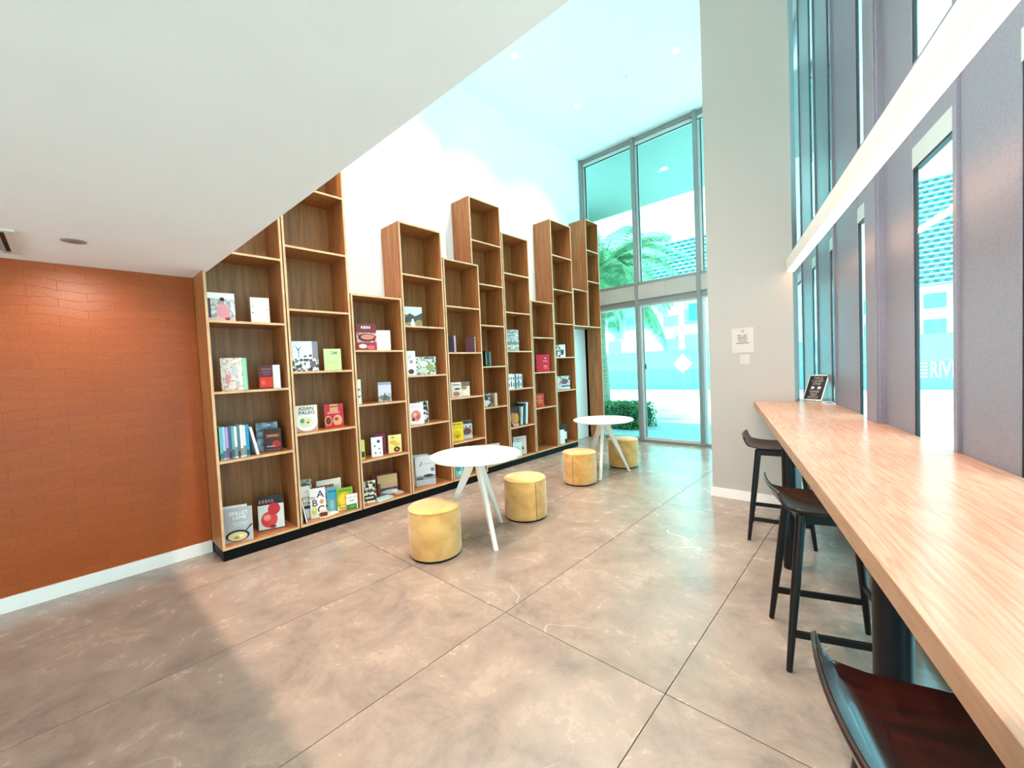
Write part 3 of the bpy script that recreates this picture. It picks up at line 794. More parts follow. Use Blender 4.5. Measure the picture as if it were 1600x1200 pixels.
# bookcase 3
B(3, 1.825, 2.30, 0.22, 0.30, 0.022, P4, [('r', 0, 0.66, 1, 1, (120, 40, 50)), ('b', 4, 0.5, 0.86, 0.15, (244, 236, 236)), ('r', 0, 0, 1, 0.3, (150, 44, 60)), ('e', 0.52, 0.48, 0.44, 0.15, (40, 22, 22)), ('e', 0.55, 0.5, 0.34, 0.1, (226, 130, 110)), ('e', 0.3, 0.16, 0.2, 0.08, (240, 220, 214)), ('e', 0.7, 0.12, 0.2, 0.08, (214, 90, 100))], 'red cookbook with meat on a board, top of the short third bookcase', off=0.08, yaw=-12)
B(3, 1.825, 2.515, 0.17, 0.235, 0.018, (244, 238, 236), [('r', 0.25, 0.8, 0.75, 0.82, (220, 206, 204)), ('r', 0.2, 0.5, 0.8, 0.51, (232, 222, 220))], 'plain white book beside the red cookbook, short third bookcase', yaw=-16)
B(3, 1.23, 2.185, 0.05, 0.275, 0.14, (240, 236, 228), [('e', 0.5, 0.45, 0.5, 0.18, (34, 36, 40)), ('e', 0.6, 0.45, 0.4, 0.13, (220, 220, 216))], 'white box book with a black ring at the edge, third bookcase', off=0.10, yaw=0)
B(3, 1.23, 2.51, 0.15, 0.228, 0.02, P7, [('r', 0, 0.42, 1, 1, (206, 206, 222)), ('r', 0, 0.86, 1, 1, (150, 156, 172)), ('e', 0.5, 0.2, 0.34, 0.14, (110, 112, 118)), ('p', [(0.35, 0.1), (0.65, 0.1), (0.5, 0.5)], (80, 84, 84))], 'grey lavender book with a misty tree, third bookcase', off=0.12, yaw=-16)
B(3, 0.615, 2.19, 0.045, 0.215, 0.10, (206, 214, 110), [('r', 0.1, 0.1, 0.9, 0.4, (60, 60, 40))], 'narrow lime book at the left edge of the third bookcase', yaw=0)
B(3, 0.615, 2.43, 0.135, 0.25, 0.02, (120, 30, 66), [('r', 0.1, 0.8, 0.9, 0.86, (170, 80, 110))], 'magenta book half hidden behind a white one, third bookcase', off=0.16, yaw=-14)
B(3, 0.615, 2.355, 0.125, 0.222, 0.022, (240, 236, 242), [('e', 0.3, 0.55, 0.06, 0.05, (60, 60, 70)), ('e', 0.65, 0.78, 0.14, 0.08, (90, 60, 70)), ('e', 0.7, 0.4, 0.06, 0.05, (90, 90, 110)), ('e', 0.35, 0.2, 0.07, 0.05, (90, 90, 110)), ('e', 0.75, 0.18, 0.05, 0.04, (60, 60, 70))], 'white spotted book in front of the magenta one, third bookcase', off=0.09, yaw=-18, spine=(40, 34, 44))
B(3, 0.615, 2.60, 0.155, 0.21, 0.02, (244, 226, 150), [('t', 'BE', 0.35, 0.86, 0.16, (60, 50, 40)), ('e', 0.35, 0.6, 0.26, 0.1, (240, 190, 40)), ('e', 0.62, 0.45, 0.26, 0.1, (240, 200, 70)), ('e', 0.62, 0.18, 0.24, 0.15, (84, 44, 26)), ('e', 0.62, 0.18, 0.08, 0.05, (230, 190, 110))], 'yellow book with a chocolate doughnut, third bookcase', off=0.11, yaw=-16)
B(3, 0.115, 2.225, 0.15, 0.245, 0.018, P9, [('r', 0.1, 0.1, 0.9, 0.36, (24, 24, 24)), ('r', 0.2, 0.2, 0.8, 0.28, (220, 220, 214)), ('r', 0.3, 0, 0.9, 0.1, (240, 240, 234))], 'black and white leafy book, bottom of the third bookcase', off=0.08, yaw=-18, lean=4)
B(3, 0.115, 2.49, 0.25, 0.25, 0.016, (150, 30, 36), [], 'dark red book behind the sunset picture book, third bookcase', off=0.245, yaw=-18, lean=4)
B(3, 0.115, 2.525, 0.235, 0.235, 0.02, P10, [('r', 0, 0.56, 1, 1, (226, 196, 140)), ('r', 0.35, 0.34, 1, 0.56, (222, 180, 150)), ('r', 0, 0.2, 1, 0.34, (70, 80, 96)), ('e', 0.6, 0.14, 0.4, 0.1, (226, 230, 236)), ('r', 0, 0, 0.12, 0.6, (150, 60, 50))], 'landscape picture book with a sunset sky, bottom of third bookcase', off=0.195, yaw=-16, lean=4)
B(3, 0.115, 2.40, 0.20, 0.115, 0.018, (170, 214, 220), [('r', 0.1, 0.2, 0.9, 0.8, (196, 226, 230))], 'pale aqua book lying flat, bottom of the third bookcase', off=0.03, yaw=8, flat=True)
B(3, 0.115, 2.63, 0.10, 0.10, 0.016, (226, 208, 186), [], 'small beige booklet lying flat by the aqua book', off=0.10, yaw=4, flat=True)
# bookcase 4
B(4, 2.12, 2.945, 0.235, 0.245, 0.02, P10, [('r', 0, 0.6, 1, 1, (214, 222, 224)), ('p', [(0, 0.4), (0.3, 0.68), (0.6, 0.52), (1, 0.72), (1, 0.3), (0, 0.2)], (72, 78, 74)), ('p', [(0.3, 0), (0.6, 0), (0.5, 0.4), (0.42, 0.4)], (226, 228, 226)), ('e', 0.8, 0.2, 0.2, 0.16, (150, 136, 84))], 'landscape photo book of a mountain stream, fourth bookcase', yaw=-10)
B(4, 1.52, 2.86, 0.12, 0.30, 0.022, (240, 238, 238), [('e', 0.5, 0.16, 0.3, 0.1, (60, 58, 62)), ('r', 0.4, 0.5, 0.7, 0.62, (150, 150, 156)), ('e', 0.4, 0.75, 0.2, 0.08, (214, 214, 216))], 'tall narrow white book with a dark mark, fourth bookcase', off=0.08, yaw=-14, spine=(120, 118, 124))
B(4, 1.52, 3.115, 0.285, 0.23, 0.022, P5, [('r', 0.42, 0.88, 0.92, 0.98, (110, 96, 110)), ('e', 0.4, 0.6, 0.2, 0.16, (232, 236, 226)), ('e', 0.7, 0.4, 0.2, 0.2, (150, 166, 110)), ('e', 0.35, 0.24, 0.24, 0.12, (214, 220, 200))], 'wide book with pale green succulents, fourth bookcase', off=0.13, yaw=-12)
B(4, 0.915, 3.055, 0.14, 0.268, 0.02, P6, [('r', 0.1, 0.6, 0.9, 0.95, (40, 40, 42)), ('r', 0.2, 0.76, 0.8, 0.8, (206, 206, 200))], 'black and white book behind the salmon patterned one', off=0.16, yaw=-18)
B(4, 0.915, 2.895, 0.19, 0.262, 0.022, (244, 238, 236), [('e', 0.5, 0.4, 0.32, 0.26, (220, 120, 106)), ('e', 0.42, 0.46, 0.12, 0.1, (240, 170, 150)), ('e', 0.62, 0.34, 0.12, 0.1, (170, 90, 80)), ('e', 0.3, 0.24, 0.1, 0.08, (60, 54, 54)), ('r', 0.2, 0.82, 0.9, 0.85, (206, 196, 190))], 'white book with salmon flowers, fourth bookcase', off=0.08, yaw=-18)
B(4, 0.115, 3.02, 0.25, 0.372, 0.03, (206, 212, 218), [('r', 0, 0.36, 1, 1, (216, 222, 226)), ('p', [(0.2, 0.66), (0.34, 0.84), (0.36, 0.82), (0.26, 0.66)], (90, 96, 100)), ('r', 0.36, 0.72, 0.8, 0.735, (130, 134, 138)), ('r', 0, 0.2, 1, 0.34, (150, 158, 164)), ('e', 0.64, 0.32, 0.26, 0.055, (50, 56, 60)), ('e', 0.2, 0.24, 0.18, 0.05, (90, 96, 100)), ('e', 0.86, 0.52, 0.1, 0.07, (120, 128, 132)), ('r', 0, 0, 1, 0.2, (186, 192, 198))], 'large grey book with a classic car, bottom of fourth bookcase', off=0.12, yaw=-24, lean=4, spine=(30, 30, 34))
B(4, 0.115, 2.985, 0.24, 0.385, 0.014, (232, 226, 214), [], 'cream magazine standing behind the large grey car book', off=0.20, yaw=-24, lean=4)
# bookcase 5
B(5, 1.80, 3.50, 0.11, 0.222, 0.03, (52, 20, 34), [], 'dark plum book turned away, fifth bookcase', off=0.10, yaw=-40)
B(5, 1.80, 3.565, 0.06, 0.225, 0.05, (214, 176, 206), [], 'pale lilac box book beside the dark plum one', off=0.10, yaw=-30)
B(5, 1.80, 3.86, 0.13, 0.22, 0.03, (84, 16, 22), [], 'dark maroon book at the right of the fifth bookcase', off=0.10, yaw=-34)
B(5, 1.80, 3.932, 0.05, 0.222, 0.04, (240, 226, 206), [('r', 0.2, 0.78, 0.9, 0.86, (70, 50, 50)), ('r', 0.2, 0.6, 0.9, 0.64, (170, 130, 120))], 'slim cream book beside the dark maroon one', off=0.10, yaw=-24)
B(5, 1.195, 3.57, 0.145, 0.203, 0.022, (226, 216, 206), [('e', 0.5, 0.22, 0.34, 0.16, (190, 110, 84)), ('e', 0.6, 0.55, 0.3, 0.06, (50, 44, 44)), ('r', 0.15, 0.8, 0.85, 0.86, (110, 100, 96))], 'pale food book on the left of the fifth bookcase middle shelf', yaw=-20, spine=(50, 44, 46))
B(5, 1.195, 3.745, 0.14, 0.2, 0.022, (236, 220, 196), [('r', 0, 0.7, 1, 1, (120, 104, 96)), ('e', 0.4, 0.6, 0.3, 0.14, (170, 130, 96)), ('e', 0.5, 0.25, 0.3, 0.16, (244, 232, 210))], 'cream book with a brown band, fifth bookcase middle shelf', off=0.12, yaw=-20)
B(5, 0.60, 3.55, 0.18, 0.252, 0.022, (240, 206, 30), [('b', 7, 0.5, 0.9, 0.13, (120, 96, 20)), ('r', 0.1, 0.72, 0.9, 0.76, (200, 160, 20)), ('e', 0.5, 0.35, 0.3, 0.2, (220, 180, 20)), ('e', 0.5, 0.25, 0.2, 0.08, (180, 130, 20))], 'bright yellow book, fifth bookcase', yaw=-16)
B(5, 0.60, 3.755, 0.155, 0.252, 0.03, P7, [('r', 0, 0.82, 1, 1, (60, 58, 60)), ('r', 0.1, 0.72, 0.9, 0.8, (210, 206, 200)), ('e', 0.5, 0.4, 0.4, 0.2, (110, 66, 60)), ('r', 0, 0, 1, 0.18, (206, 206, 204))], 'grey book with a red brown forest, beside the yellow one', off=0.13, yaw=-18)
B(5, 0.115, 3.515, 0.115, 0.20, 0.02, (120, 200, 200), [('e', 0.4, 0.6, 0.3, 0.2, (60, 150, 150)), ('e', 0.6, 0.3, 0.2, 0.12, (206, 232, 226))], 'turquoise patterned book, bottom of the fifth bookcase', off=0.06, yaw=-18)
B(5, 0.115, 3.66, 0.12, 0.21, 0.03, (36, 40, 40), [], 'dark charcoal book beside the turquoise patterned one', off=0.12, yaw=-30)
# bookcase 6
B(6, 1.60, 4.305, 0.02, 0.235, 0.12, (24, 40, 40), [('r', 0, 0.1, 1, 0.9, (90, 120, 116))], 'thin dark teal book upright, sixth bookcase', off=0.08, yaw=0)
B(6, 1.60, 4.365, 0.10, 0.232, 0.035, (26, 44, 42), [('r', 0.75, 0.05, 0.95, 0.95, (120, 140, 134))], 'dark green book standing beside the thin teal one', yaw=-24)
B(6, 0.985, 4.265, 0.13, 0.202, 0.02, P6, [('e', 0.5, 0.7, 0.3, 0.2, (60, 56, 56)), ('e', 0.5, 0.3, 0.3, 0.2, (220, 220, 216))], 'black and white portrait book, sixth bookcase', off=0.08, yaw=-24)
B(6, 0.985, 4.43, 0.14, 0.2, 0.035, (130, 104, 76), [('r', 0.7, 0, 1, 1, (222, 196, 150)), ('e', 0.35, 0.5, 0.2, 0.3, (90, 66, 50))], 'tan brown book with a pale side, sixth bookcase', yaw=-26)
B(6, 0.115, 4.40, 0.20, 0.29, 0.02, (226, 206, 190), [('r', 0.1, 0.7, 0.9, 0.8, (200, 170, 150))], 'beige book peeping over the white table, sixth bookcase', yaw=-20)
# bookcase 7
B(7, 1.83, 4.91, 0.24, 0.345, 0.022, P7, [('b', 6, 0.5, 0.88, 0.11, (110, 112, 110)), ('b', 5, 0.5, 0.74, 0.11, (110, 112, 110)), ('r', 0, 0.3, 1, 0.44, (120, 128, 128)), ('r', 0, 0, 1, 0.12, (150, 160, 158))], 'large pale grey book with two title lines, seventh bookcase', off=0.08, yaw=-20)
SP7 = [(236, 238, 230), (232, 234, 226), (226, 230, 224), (60, 60, 64), (190, 196, 206), (150, 160, 176), (234, 232, 228), (120, 96, 84)]
SN7 = ['ivory', 'pale cream', 'chalk white', 'black', 'light grey', 'steel grey', 'snow white', 'brown']
yy = 4.73
for i, (c, nme) in enumerate(zip(SP7, SN7)):
    tk = (0.055, 0.05, 0.05, 0.04, 0.03, 0.055, 0.045, 0.03)[i]
    b_ = book('%s spined book in the row on the seventh bookcase' % nme, (FB - 0.05 - 0.09, yy + tk, 1.2255), 0.18, 0.232 + 0.006 * math.sin(i * 1.7), tk * 0.95, c, [], 90, 0, group='upright books on the seventh bookcase')
    MB().box(-tk * 0.75, -0.0905, 0.03, -tk * 0.2, -0.0899, 0.09 + 0.03 * (i % 2)).build('spine_band', pm((50, 52, 54)), b_.children[0])
    MB().box(-tk * 0.75, -0.0905, 0.14, -tk * 0.2, -0.0899, 0.19).build('spine_title', pm((84, 84, 84)), b_.children[0])
    yy += tk + 0.001
B(7, 0.61, 4.875, 0.19, 0.33, 0.022, (34, 26, 22), [('e', 0.4, 0.4, 0.2, 0.34, (196, 130, 100)), ('e', 0.7, 0.4, 0.2, 0.26, (206, 150, 40)), ('e', 0.5, 0.8, 0.3, 0.14, (60, 44, 36)), ('r', 0.4, 0, 0.9, 0.14, (206, 160, 160))], 'dark book with a yellow clad figure, seventh bookcase', off=0.08, yaw=-30)
for i, (c, nme, tk, dy) in enumerate((((226, 232, 226), 'white', 0.03, 0.0), ((40, 62, 70), 'dark teal', 0.035, 0.036), ((34, 34, 40), 'black', 0.03, 0.076), ((226, 228, 230), 'tall light grey', 0.05, 0.112))):
    b_ = book('%s leaning book at the right of the seventh bookcase' % nme, (FB - 0.17, 5.03 + dy + tk, 0.6155), 0.2, 0.30 + 0.02 * i, tk * 0.95, c, [], 90, 0, group='leaning books on the seventh bookcase')
    b_.rotation_euler = Matrix.Rotation(math.radians(-5), 3, 'X').__matmul__(Matrix.Rotation(PI / 2, 3, 'Z')).to_euler()
B(7, 0.115, 5.04, 0.25, 0.30, 0.018, (232, 214, 206), [('e', 0.35, 0.6, 0.14, 0.16, (30, 28, 30)), ('e', 0.6, 0.3, 0.3, 0.2, (214, 206, 150)), ('p', [(0.3, 0.5), (0.5, 0.6), (0.8, 0.3), (0.6, 0.25)], (40, 36, 36)), ('r', 0.2, 0.86, 0.9, 0.9, (170, 150, 150))], 'pale pink book with a dark haired figure, bottom of seventh bookcase', off=0.13, yaw=-18)
B(7, 0.115, 4.885, 0.16, 0.24, 0.014, (206, 232, 236), [('e', 0.5, 0.5, 0.3, 0.2, (180, 216, 226))], 'pale ice blue book, bottom of seventh bookcase beside the table', off=0.05, yaw=-24)
# bookcases 8 and 9
B(8, 1.465, 5.735, 0.25, 0.31, 0.03, (206, 22, 54), [('r', 0.5, 0.6, 0.85, 0.63, (240, 190, 190)), ('r', 0.55, 0.3, 0.8, 0.34, (240, 190, 190)), ('r', 0.55, 0.2, 0.85, 0.22, (240, 190, 190)), ('e', 0.7, 0.78, 0.06, 0.03, (250, 220, 220))], 'large bright red book, eighth bookcase', off=0.12, yaw=-32, spine=(60, 14, 22))
B(8, 0.855, 5.575, 0.165, 0.232, 0.022, (196, 62, 34), [('r', 0.2, 0.76, 0.8, 0.8, (236, 196, 170)), ('r', 0.3, 0.6, 0.7, 0.63, (236, 196, 170)), ('r', 0.15, 0.45, 0.85, 0.49, (236, 196, 170)), ('r', 0.3, 0.3, 0.7, 0.33, (236, 196, 170))], 'small orange red book, eighth bookcase', off=0.10, yaw=-30)
B(9, 1.72, 6.15, 0.14, 0.22, 0.02, P6, [('e', 0.4, 0.3, 0.2, 0.2, (90, 110, 112))], 'black and white street photo book, upper books of ninth bookcase', off=0.10, yaw=-30)
B(9, 1.72, 6.31, 0.13, 0.235, 0.02, (232, 230, 228), [('e', 0.5, 0.45, 0.26, 0.3, (70, 66, 66)), ('e', 0.5, 0.7, 0.2, 0.12, (230, 224, 220))], 'pale book with a grey portrait, upper books of ninth bookcase', off=0.10, yaw=-30)
B(9, 1.11, 6.36, 0.26, 0.255, 0.022, P6, [('p', [(0, 0.9), (0.2, 0.6), (0.1, 0.3), (0, 0.3)], (230, 226, 222)), ('e', 0.6, 0.6, 0.26, 0.2, (120, 84, 80)), ('r', 0, 0, 1, 0.3, (220, 218, 220)), ('r', 0.3, 0.2, 1, 0.3, (90, 90, 96))], 'grey photo book alone on a shelf of the ninth bookcase', off=0.13, yaw=-30)
B(9, 0.115, 6.135, 0.10, 0.26, 0.03, (242, 244, 240), [], 'white book at the bottom of the ninth bookcase', off=0.05, yaw=-26)
B(9, 0.115, 6.25, 0.17, 0.33, 0.03, (40, 34, 52), [('r', 0.3, 0.2, 0.95, 0.62, (216, 226, 224)), ('r', 0, 0, 1, 0.18, (34, 52, 52))], 'dark purple book with a pale label, bottom of ninth bookcase', off=0.11, yaw=-28)

# ------------------------------------------------------------------ round tables
def round_table(x, y, rot, label):
    t = thing('round_table', label, 'table', (x, y, 0), math.radians(rot), 'round white tables')
    H, Rr = 0.775, 0.418
    MB().lathe([(Rr - 0.02, H - 0.026), (Rr - 0.003, H - 0.020), (Rr, H - 0.012), (Rr - 0.002, H - 0.002), (Rr - 0.006, H)], 72).build('tabletop', M_tablewhite, t, smooth=True)
    MB().lathe([(0.15, H - 0.034), (0.15, H - 0.0262)], 32).build('mounting_plate', M_tableleg, t)
    for k in range(3):
        a = k * 2 * PI / 3
        c, s = math.cos(a), math.sin(a)
        l = MB()
        rings = [(0.045, H - 0.034, 0.115), (0.075, H - 0.15, 0.100), (0.205, H - 0.42, 0.066), (0.365, 0.0, 0.034)]
        pts = []
        for r, z, wd in rings:
            for sr, st in ((-1, -1), (1, -1), (1, 1), (-1, 1)):
                rr = r + sr * wd * 0.42
                tt = st * 0.018
                pts.append((rr * c - tt * s, rr * s + tt * c, z))
        l.v = pts
        for j in range(3):
            for q in range(4):
                q2 = (q + 1) % 4
                l.f.append((j * 4 + q, (j + 1) * 4 + q, (j + 1) * 4 + q2, j * 4 + q2)); l.m.append(0)
        l.f.append((0, 1, 2, 3)); l.m.append(0)
        l.f.append((15, 14, 13, 12)); l.m.append(0)
        l.build('leg', M_tableleg, t, bevel=0.003)
    return t
round_table(-2.82, 2.53, -20, 'round white table nearer the camera, on three splayed legs')
round_table(-2.97, 5.12, -69.5, 'round white table nearer the glass door, on three splayed legs')

def ottoman(x, y, label, rot):
    t = thing('ottoman', label, 'ottoman', (x, y, 0), math.radians(rot), 'mustard velvet cylinder stools')
    MB().lathe([(0.205, 0), (0.207, 0.014)], 48).build('base', M_black, t)
    MB().lathe([(0.206, 0.0145), (0.216, 0.020), (0.2195, 0.035), (0.2205, 0.2), (0.2195, 0.385), (0.2175, 0.398)], 56).build('body', M_velvet, t, smooth=True)
    body = t.children[-1]
    MB().lathe([(0.2175, 0.3985), (0.2195, 0.402), (0.219, 0.408), (0.210, 0.417), (0.16, 0.423), (0.08, 0.426), (0.01, 0.427)], 56).build('seat_pad', M_velvet, t, smooth=True)
    MB().box(0.2193, -0.004, 0.02, 0.2213, 0.004, 0.395).build('seam', mat('velvet_seam', (150, 108, 52), 0.9), body)
    return t
ottoman(-2.863, 2.066, 'mustard velvet cylinder stool nearest the camera, left of the near table', 70)
ottoman(-2.80, 3.185, 'mustard velvet cylinder stool right behind the near white table', -20)
ottoman(-3.01, 4.54, 'mustard velvet cylinder stool left of the far white table', -80)
ottoman(-2.95, 5.648, 'mustard velvet cylinder stool closest to the glass door', 40)

# ------------------------------------------------------------------ window counter
CZ0, CZ1 = 1.034, 1.089
def counter(poly, label):
    t = thing('counter_top', label, 'counter', (0, 0, 0), AW)
    m = MB().prism(poly, CZ0, CZ1, 1)
    m.m[1] = 0
    m.build('slab', [M_counter, M_counter_edge], t, bevel=0.002)
    return t
def inv(x, y):
    return (x * math.cos(AW) + y * math.sin(AW), -x * math.sin(AW) + y * math.cos(AW))
SEAM = 2.42
nf = 0.298
# far end follows the pier
fa = (nf, (4.905 - nf * math.sin(AW)) / math.cos(AW))
c2 = counter([(nf, SEAM + 0.0012), (NW - 0.002, SEAM + 0.0012), (NW - 0.002, 5.30), inv(PX1 + 0.006, 5.27), inv(PX1 + 0.006, 4.905), fa], 'far oak slab of the window counter, ending at the pier')
c1 = counter([(nf, -2.6), (NW - 0.002, -2.6), (NW - 0.002, SEAM - 0.0012), (nf, SEAM - 0.0012)], 'near oak slab of the window counter, closest to the camera')
def counter_leg(s, parent):
    MB().bar((0.42, s, 0), (0.42, s, CZ0 - 0.012), 0.045, 0.045, seg=24).build('leg', M_black_metal, parent, smooth=True)
    MB().box(0.34, s - 0.08, CZ0 - 0.012, 0.86, s + 0.08, CZ0 - 0.0005).build('bracket', M_black_metal, parent)
counter_leg(3.52, c2)
counter_leg(1.50, c1)
counter_leg(-1.2, c1)

# ------------------------------------------------------------------ bar stools
def bar_stool(n, s, rot, label):
    x, y = ns(n, s)
    t = thing('bar_stool', label, 'bar stool', (x, y, 0), AW + math.radians(rot), 'dark wooden bar stools at the counter')
    # curved plywood shell, profile runs from the low back (-x) to the front (+x)
    prof = [(-0.268, 0.885), (-0.258, 0.862), (-0.243, 0.836), (-0.222, 0.812), (-0.192, 0.796), (-0.150, 0.788), (-0.09, 0.785), (-0.02, 0.784), (0.05, 0.785), (0.12, 0.789), (0.165, 0.790), (0.185, 0.784)]
    ny = 14
    th = 0.013
    hw = 0.212
    mb = MB()
    def pt(i, j, off):
        px, pz = prof[i]
        v = j / ny * 2 - 1
        i0, i1 = max(i - 1, 0), min(i + 1, len(prof) - 1)
        tx, tz = prof[i1][0] - prof[i0][0], prof[i1][1] - prof[i0][1]
        ln = math.hypot(tx, tz)
        nx, nz = -tz / ln, tx / ln
        edge = 1.0
        w_ = hw
        if i == 0: w_ = hw * 0.93
        elif i == 1: w_ = hw * 0.98
        elif i == len(prof) - 1: w_ = hw * 0.90
        elif i == len(prof) - 2: w_ = hw * 0.97
        dish = 0.010 * v * v if i > 3 else 0.0
        fwd = 0.02 * v * v if i < 4 else 0.0
        return (px + nx * off + fwd * (4 - i) / 4, v * w_, pz + nz * off + dish)
    P = len(prof)
    top = [[len(mb.v) + i * (ny + 1) + j for j in range(ny + 1)] for i in range(P)]
    for i in range(P):
        for j in range(ny + 1):
            mb.v.append(pt(i, j, 0))
    base = len(mb.v)
    bot = [[base + i * (ny + 1) + j for j in range(ny + 1)] for i in range(P)]
    for i in range(P):
        for j in range(ny + 1):
            mb.v.append(pt(i, j, -th))
    for i in range(P - 1):
        for j in range(ny):
            mb.f.append((top[i][j], top[i + 1][j], top[i + 1][j + 1], top[i][j + 1])); mb.m.append(0)
            mb.f.append((bot[i][j], bot[i][j + 1], bot[i + 1][j + 1], bot[i + 1][j])); mb.m.append(0)
        mb.f.append((top[i][0], bot[i][0], bot[i + 1][0], top[i + 1][0])); mb.m.append(0)
        mb.f.append((top[i][ny], top[i + 1][ny], bot[i + 1][ny], bot[i][ny])); mb.m.append(0)
    for j in range(ny):
        mb.f.append((top[0][j], top[0][j + 1], bot[0][j + 1], bot[0][j])); mb.m.append(0)
        mb.f.append((top[P - 1][j], bot[P - 1][j], bot[P - 1][j + 1], top[P - 1][j + 1])); mb.m.append(0)
    so = mb.build('seat_shell', M_shell, t, smooth=True, bevel=0.004)
    # apron under the shell
    MB().box(-0.150, -0.165, 0.722, 0.150, -0.140, 0.771).box(-0.150, 0.140, 0.722, 0.150, 0.165, 0.771).box(-0.165, -0.165, 0.722, -0.140, 0.165, 0.771).box(0.140, -0.165, 0.722, 0.165, 0.165, 0.771).build('seat_frame', M_soot, t, bevel=0.003)
    top_, foot = {}, {}
    for sx in (-1, 1):
        for sy in (-1, 1):
            p1 = Vector((sx * 0.152, sy * 0.152, 0.765))
            p0 = Vector((sx * 0.228, sy * 0.228, 0.0))
            top_[(sx, sy)], foot[(sx, sy)] = p1, p0
            MB().bar(p0 + Vector((0, 0, 0.004)), p0.lerp(p1, 0.55), 0.0135, 0.0205, seg=14).bar(p0.lerp(p1, 0.55), p1, 0.0205, 0.0225, seg=14).build('leg', M_soot, t, smooth=True)
    def at(sx, sy, z):
        return foot[(sx, sy)].lerp(top_[(sx, sy)], z / 0.765)
    for sy in (-1, 1):
        MB().bar(at(-1, sy, 0.185), at(1, sy, 0.185), 0.017, 0.017, 0.034, 0.034).build('stretcher', M_soot, t, bevel=0.003)
    MB().bar(at(1, -1, 0.275), at(1, 1, 0.275), 0.017, 0.017, 0.034, 0.034).build('footrest', M_soot, t, bevel=0.003)
    return t
bar_stool(0.475, 2.575, 4, 'dark wooden bar stool in the middle of the counter row')
bar_stool(0.428, 4.14, -6, 'dark wooden bar stool at the far end by the pier')
bar_stool(0.445, 0.995, 2, 'dark wooden bar stool nearest the camera, with a glossy reddish seat')

# ------------------------------------------------------------------ sign on the counter, notices
t = thing('sign_holder', 'slanted acrylic sign holder asking for quiet on the counter', 'sign', (0, 0, 0))
sx, sy = -0.548, 5.02
t.location = (sx, sy, CZ1 + 0.0005)
t.scale = (1.12, 1.12, 1.12)
t.rotation_euler = (0, 0, math.radians(-122))
# local +x faces the reader
M_acr = glass_mat('acrylic', (0.95, 0.98, 0.98))
tilt = math.radians(23)
def rot_part(o):
    o.rotation_euler = (0, -tilt, 0)
    o.location.z = 0.006
    return o
rot_part(MB().box(-0.004, -0.098, 0, -0.002, 0.098, 0.265).build('acrylic_panel', M_acr, t))
MB().box(-0.095, -0.098, 0, 0.012, 0.098, 0.0025).build('foot', M_acr, t)
rot_part(MB().box(-0.0016, -0.090, 0.0, -0.0009, 0.090, 0.245).build('paper', M_paper, t))
eye = (246, 244, 240)
mb, mats = art([('r', 0.07, 0.05, 0.93, 0.95, (50, 46, 46)), ('t', 'THIS IS', 0.5, 0.86, 0.115, (214, 196, 190)), ('t', 'A QUIET', 0.5, 0.75, 0.115, (214, 196, 190)), ('t', 'ZONE', 0.5, 0.64, 0.115, (214, 196, 190)),
  ('p', [(0.2, 0.49), (0.26, 0.53), (0.34, 0.545), (0.42, 0.53), (0.47, 0.49), (0.41, 0.45), (0.33, 0.435), (0.26, 0.45)], eye), ('p', [(0.53, 0.49), (0.58, 0.53), (0.66, 0.545), (0.74, 0.53), (0.8, 0.49), (0.74, 0.45), (0.66, 0.435), (0.59, 0.45)], eye),
  ('e', 0.255, 0.49, 0.045, 0.03, (24, 22, 22)), ('e', 0.585, 0.49, 0.045, 0.03, (24, 22, 22)),
  ('t', 'PLEASE', 0.5, 0.34, 0.115, (214, 196, 190)), ('t', 'TALK', 0.5, 0.23, 0.115, (214, 196, 190)), ('t', 'SOFTLY', 0.5, 0.12, 0.115, (214, 196, 190))], 0.18, 0.245, -0.0009)
rot_part(mb.build('print', mats, t))
t = thing('leaflet_tray', 'small flat dark and white tray beside the sign on the counter', 'tray', (*ns(0.885, 4.72), CZ1 + 0.0005), AW)
MB().box(-0.035, -0.10, 0, 0.035, 0.10, 0.004).box(-0.035, -0.10, 0.004, -0.030, 0.10, 0.012).box(0.030, -0.10, 0.004, 0.035, 0.10, 0.012).box(-0.03, -0.10, 0.004, 0.03, -0.095, 0.012).box(-0.03, 0.095, 0.004, 0.03, 0.10, 0.012).build('tray', M_base, t)
MB().box(-0.029, -0.094, 0.0042, 0.029, 0.094, 0.0075).build('insert', mat('tray_insert', (80, 96, 130), 0.3), t)

# notice on the pier (local frame: faces -y)
t = thing('notice', 'white paper notice with a small logo on the pier wall', 'notice', (-1.125, PY - 0.0015, 1.61))
MB().box(-0.105, -0.0025, 0, 0.105, -0.0002, 0.262).build('sheet', mat('notice_paper', (208, 200, 193), 0.5), t)
ln = MB()
rng = random.Random(3)
for k, (x0, x1) in enumerate(((-0.05, -0.008), (0.012, 0.05), )):
    pass
rows = [(0.178, [(-0.052, -0.012), (0.008, 0.042)]), (0.158, [(-0.046, 0.04)]), (0.138, [(-0.05, -0.008), (0.002, 0.05)]), (0.117, [(-0.042, 0.04)]), (0.096, [(-0.062, 0.06)])]
for z, words in rows:
    for a, b_ in words:
        xx = a
        while xx < b_ - 0.002:
            wd = min(rng.uniform(0.004, 0.007), b_ - xx)
            hh = rng.choice((0.007, 0.007, 0.010))
            ln.box(xx, -0.0032, z, xx + wd - 0.0012, -0.0024, z + hh)
            xx += wd
ln.build('text_lines', mat('notice_ink', (66, 50, 46), 0.6), t)
lg = MB()
for k in range(9):
    a = math.radians(-60 + k * 32)
    lg.box(math.cos(a) * 0.011 - 0.0025, -0.0032, 0.226 + math.sin(a) * 0.011 - 0.0025, math.cos(a) * 0.011 + 0.0025, -0.0024, 0.226 + math.sin(a) * 0.011 + 0.0025)
lg.build('logo', mat('notice_ink', (66, 50, 46), 0.6), t)
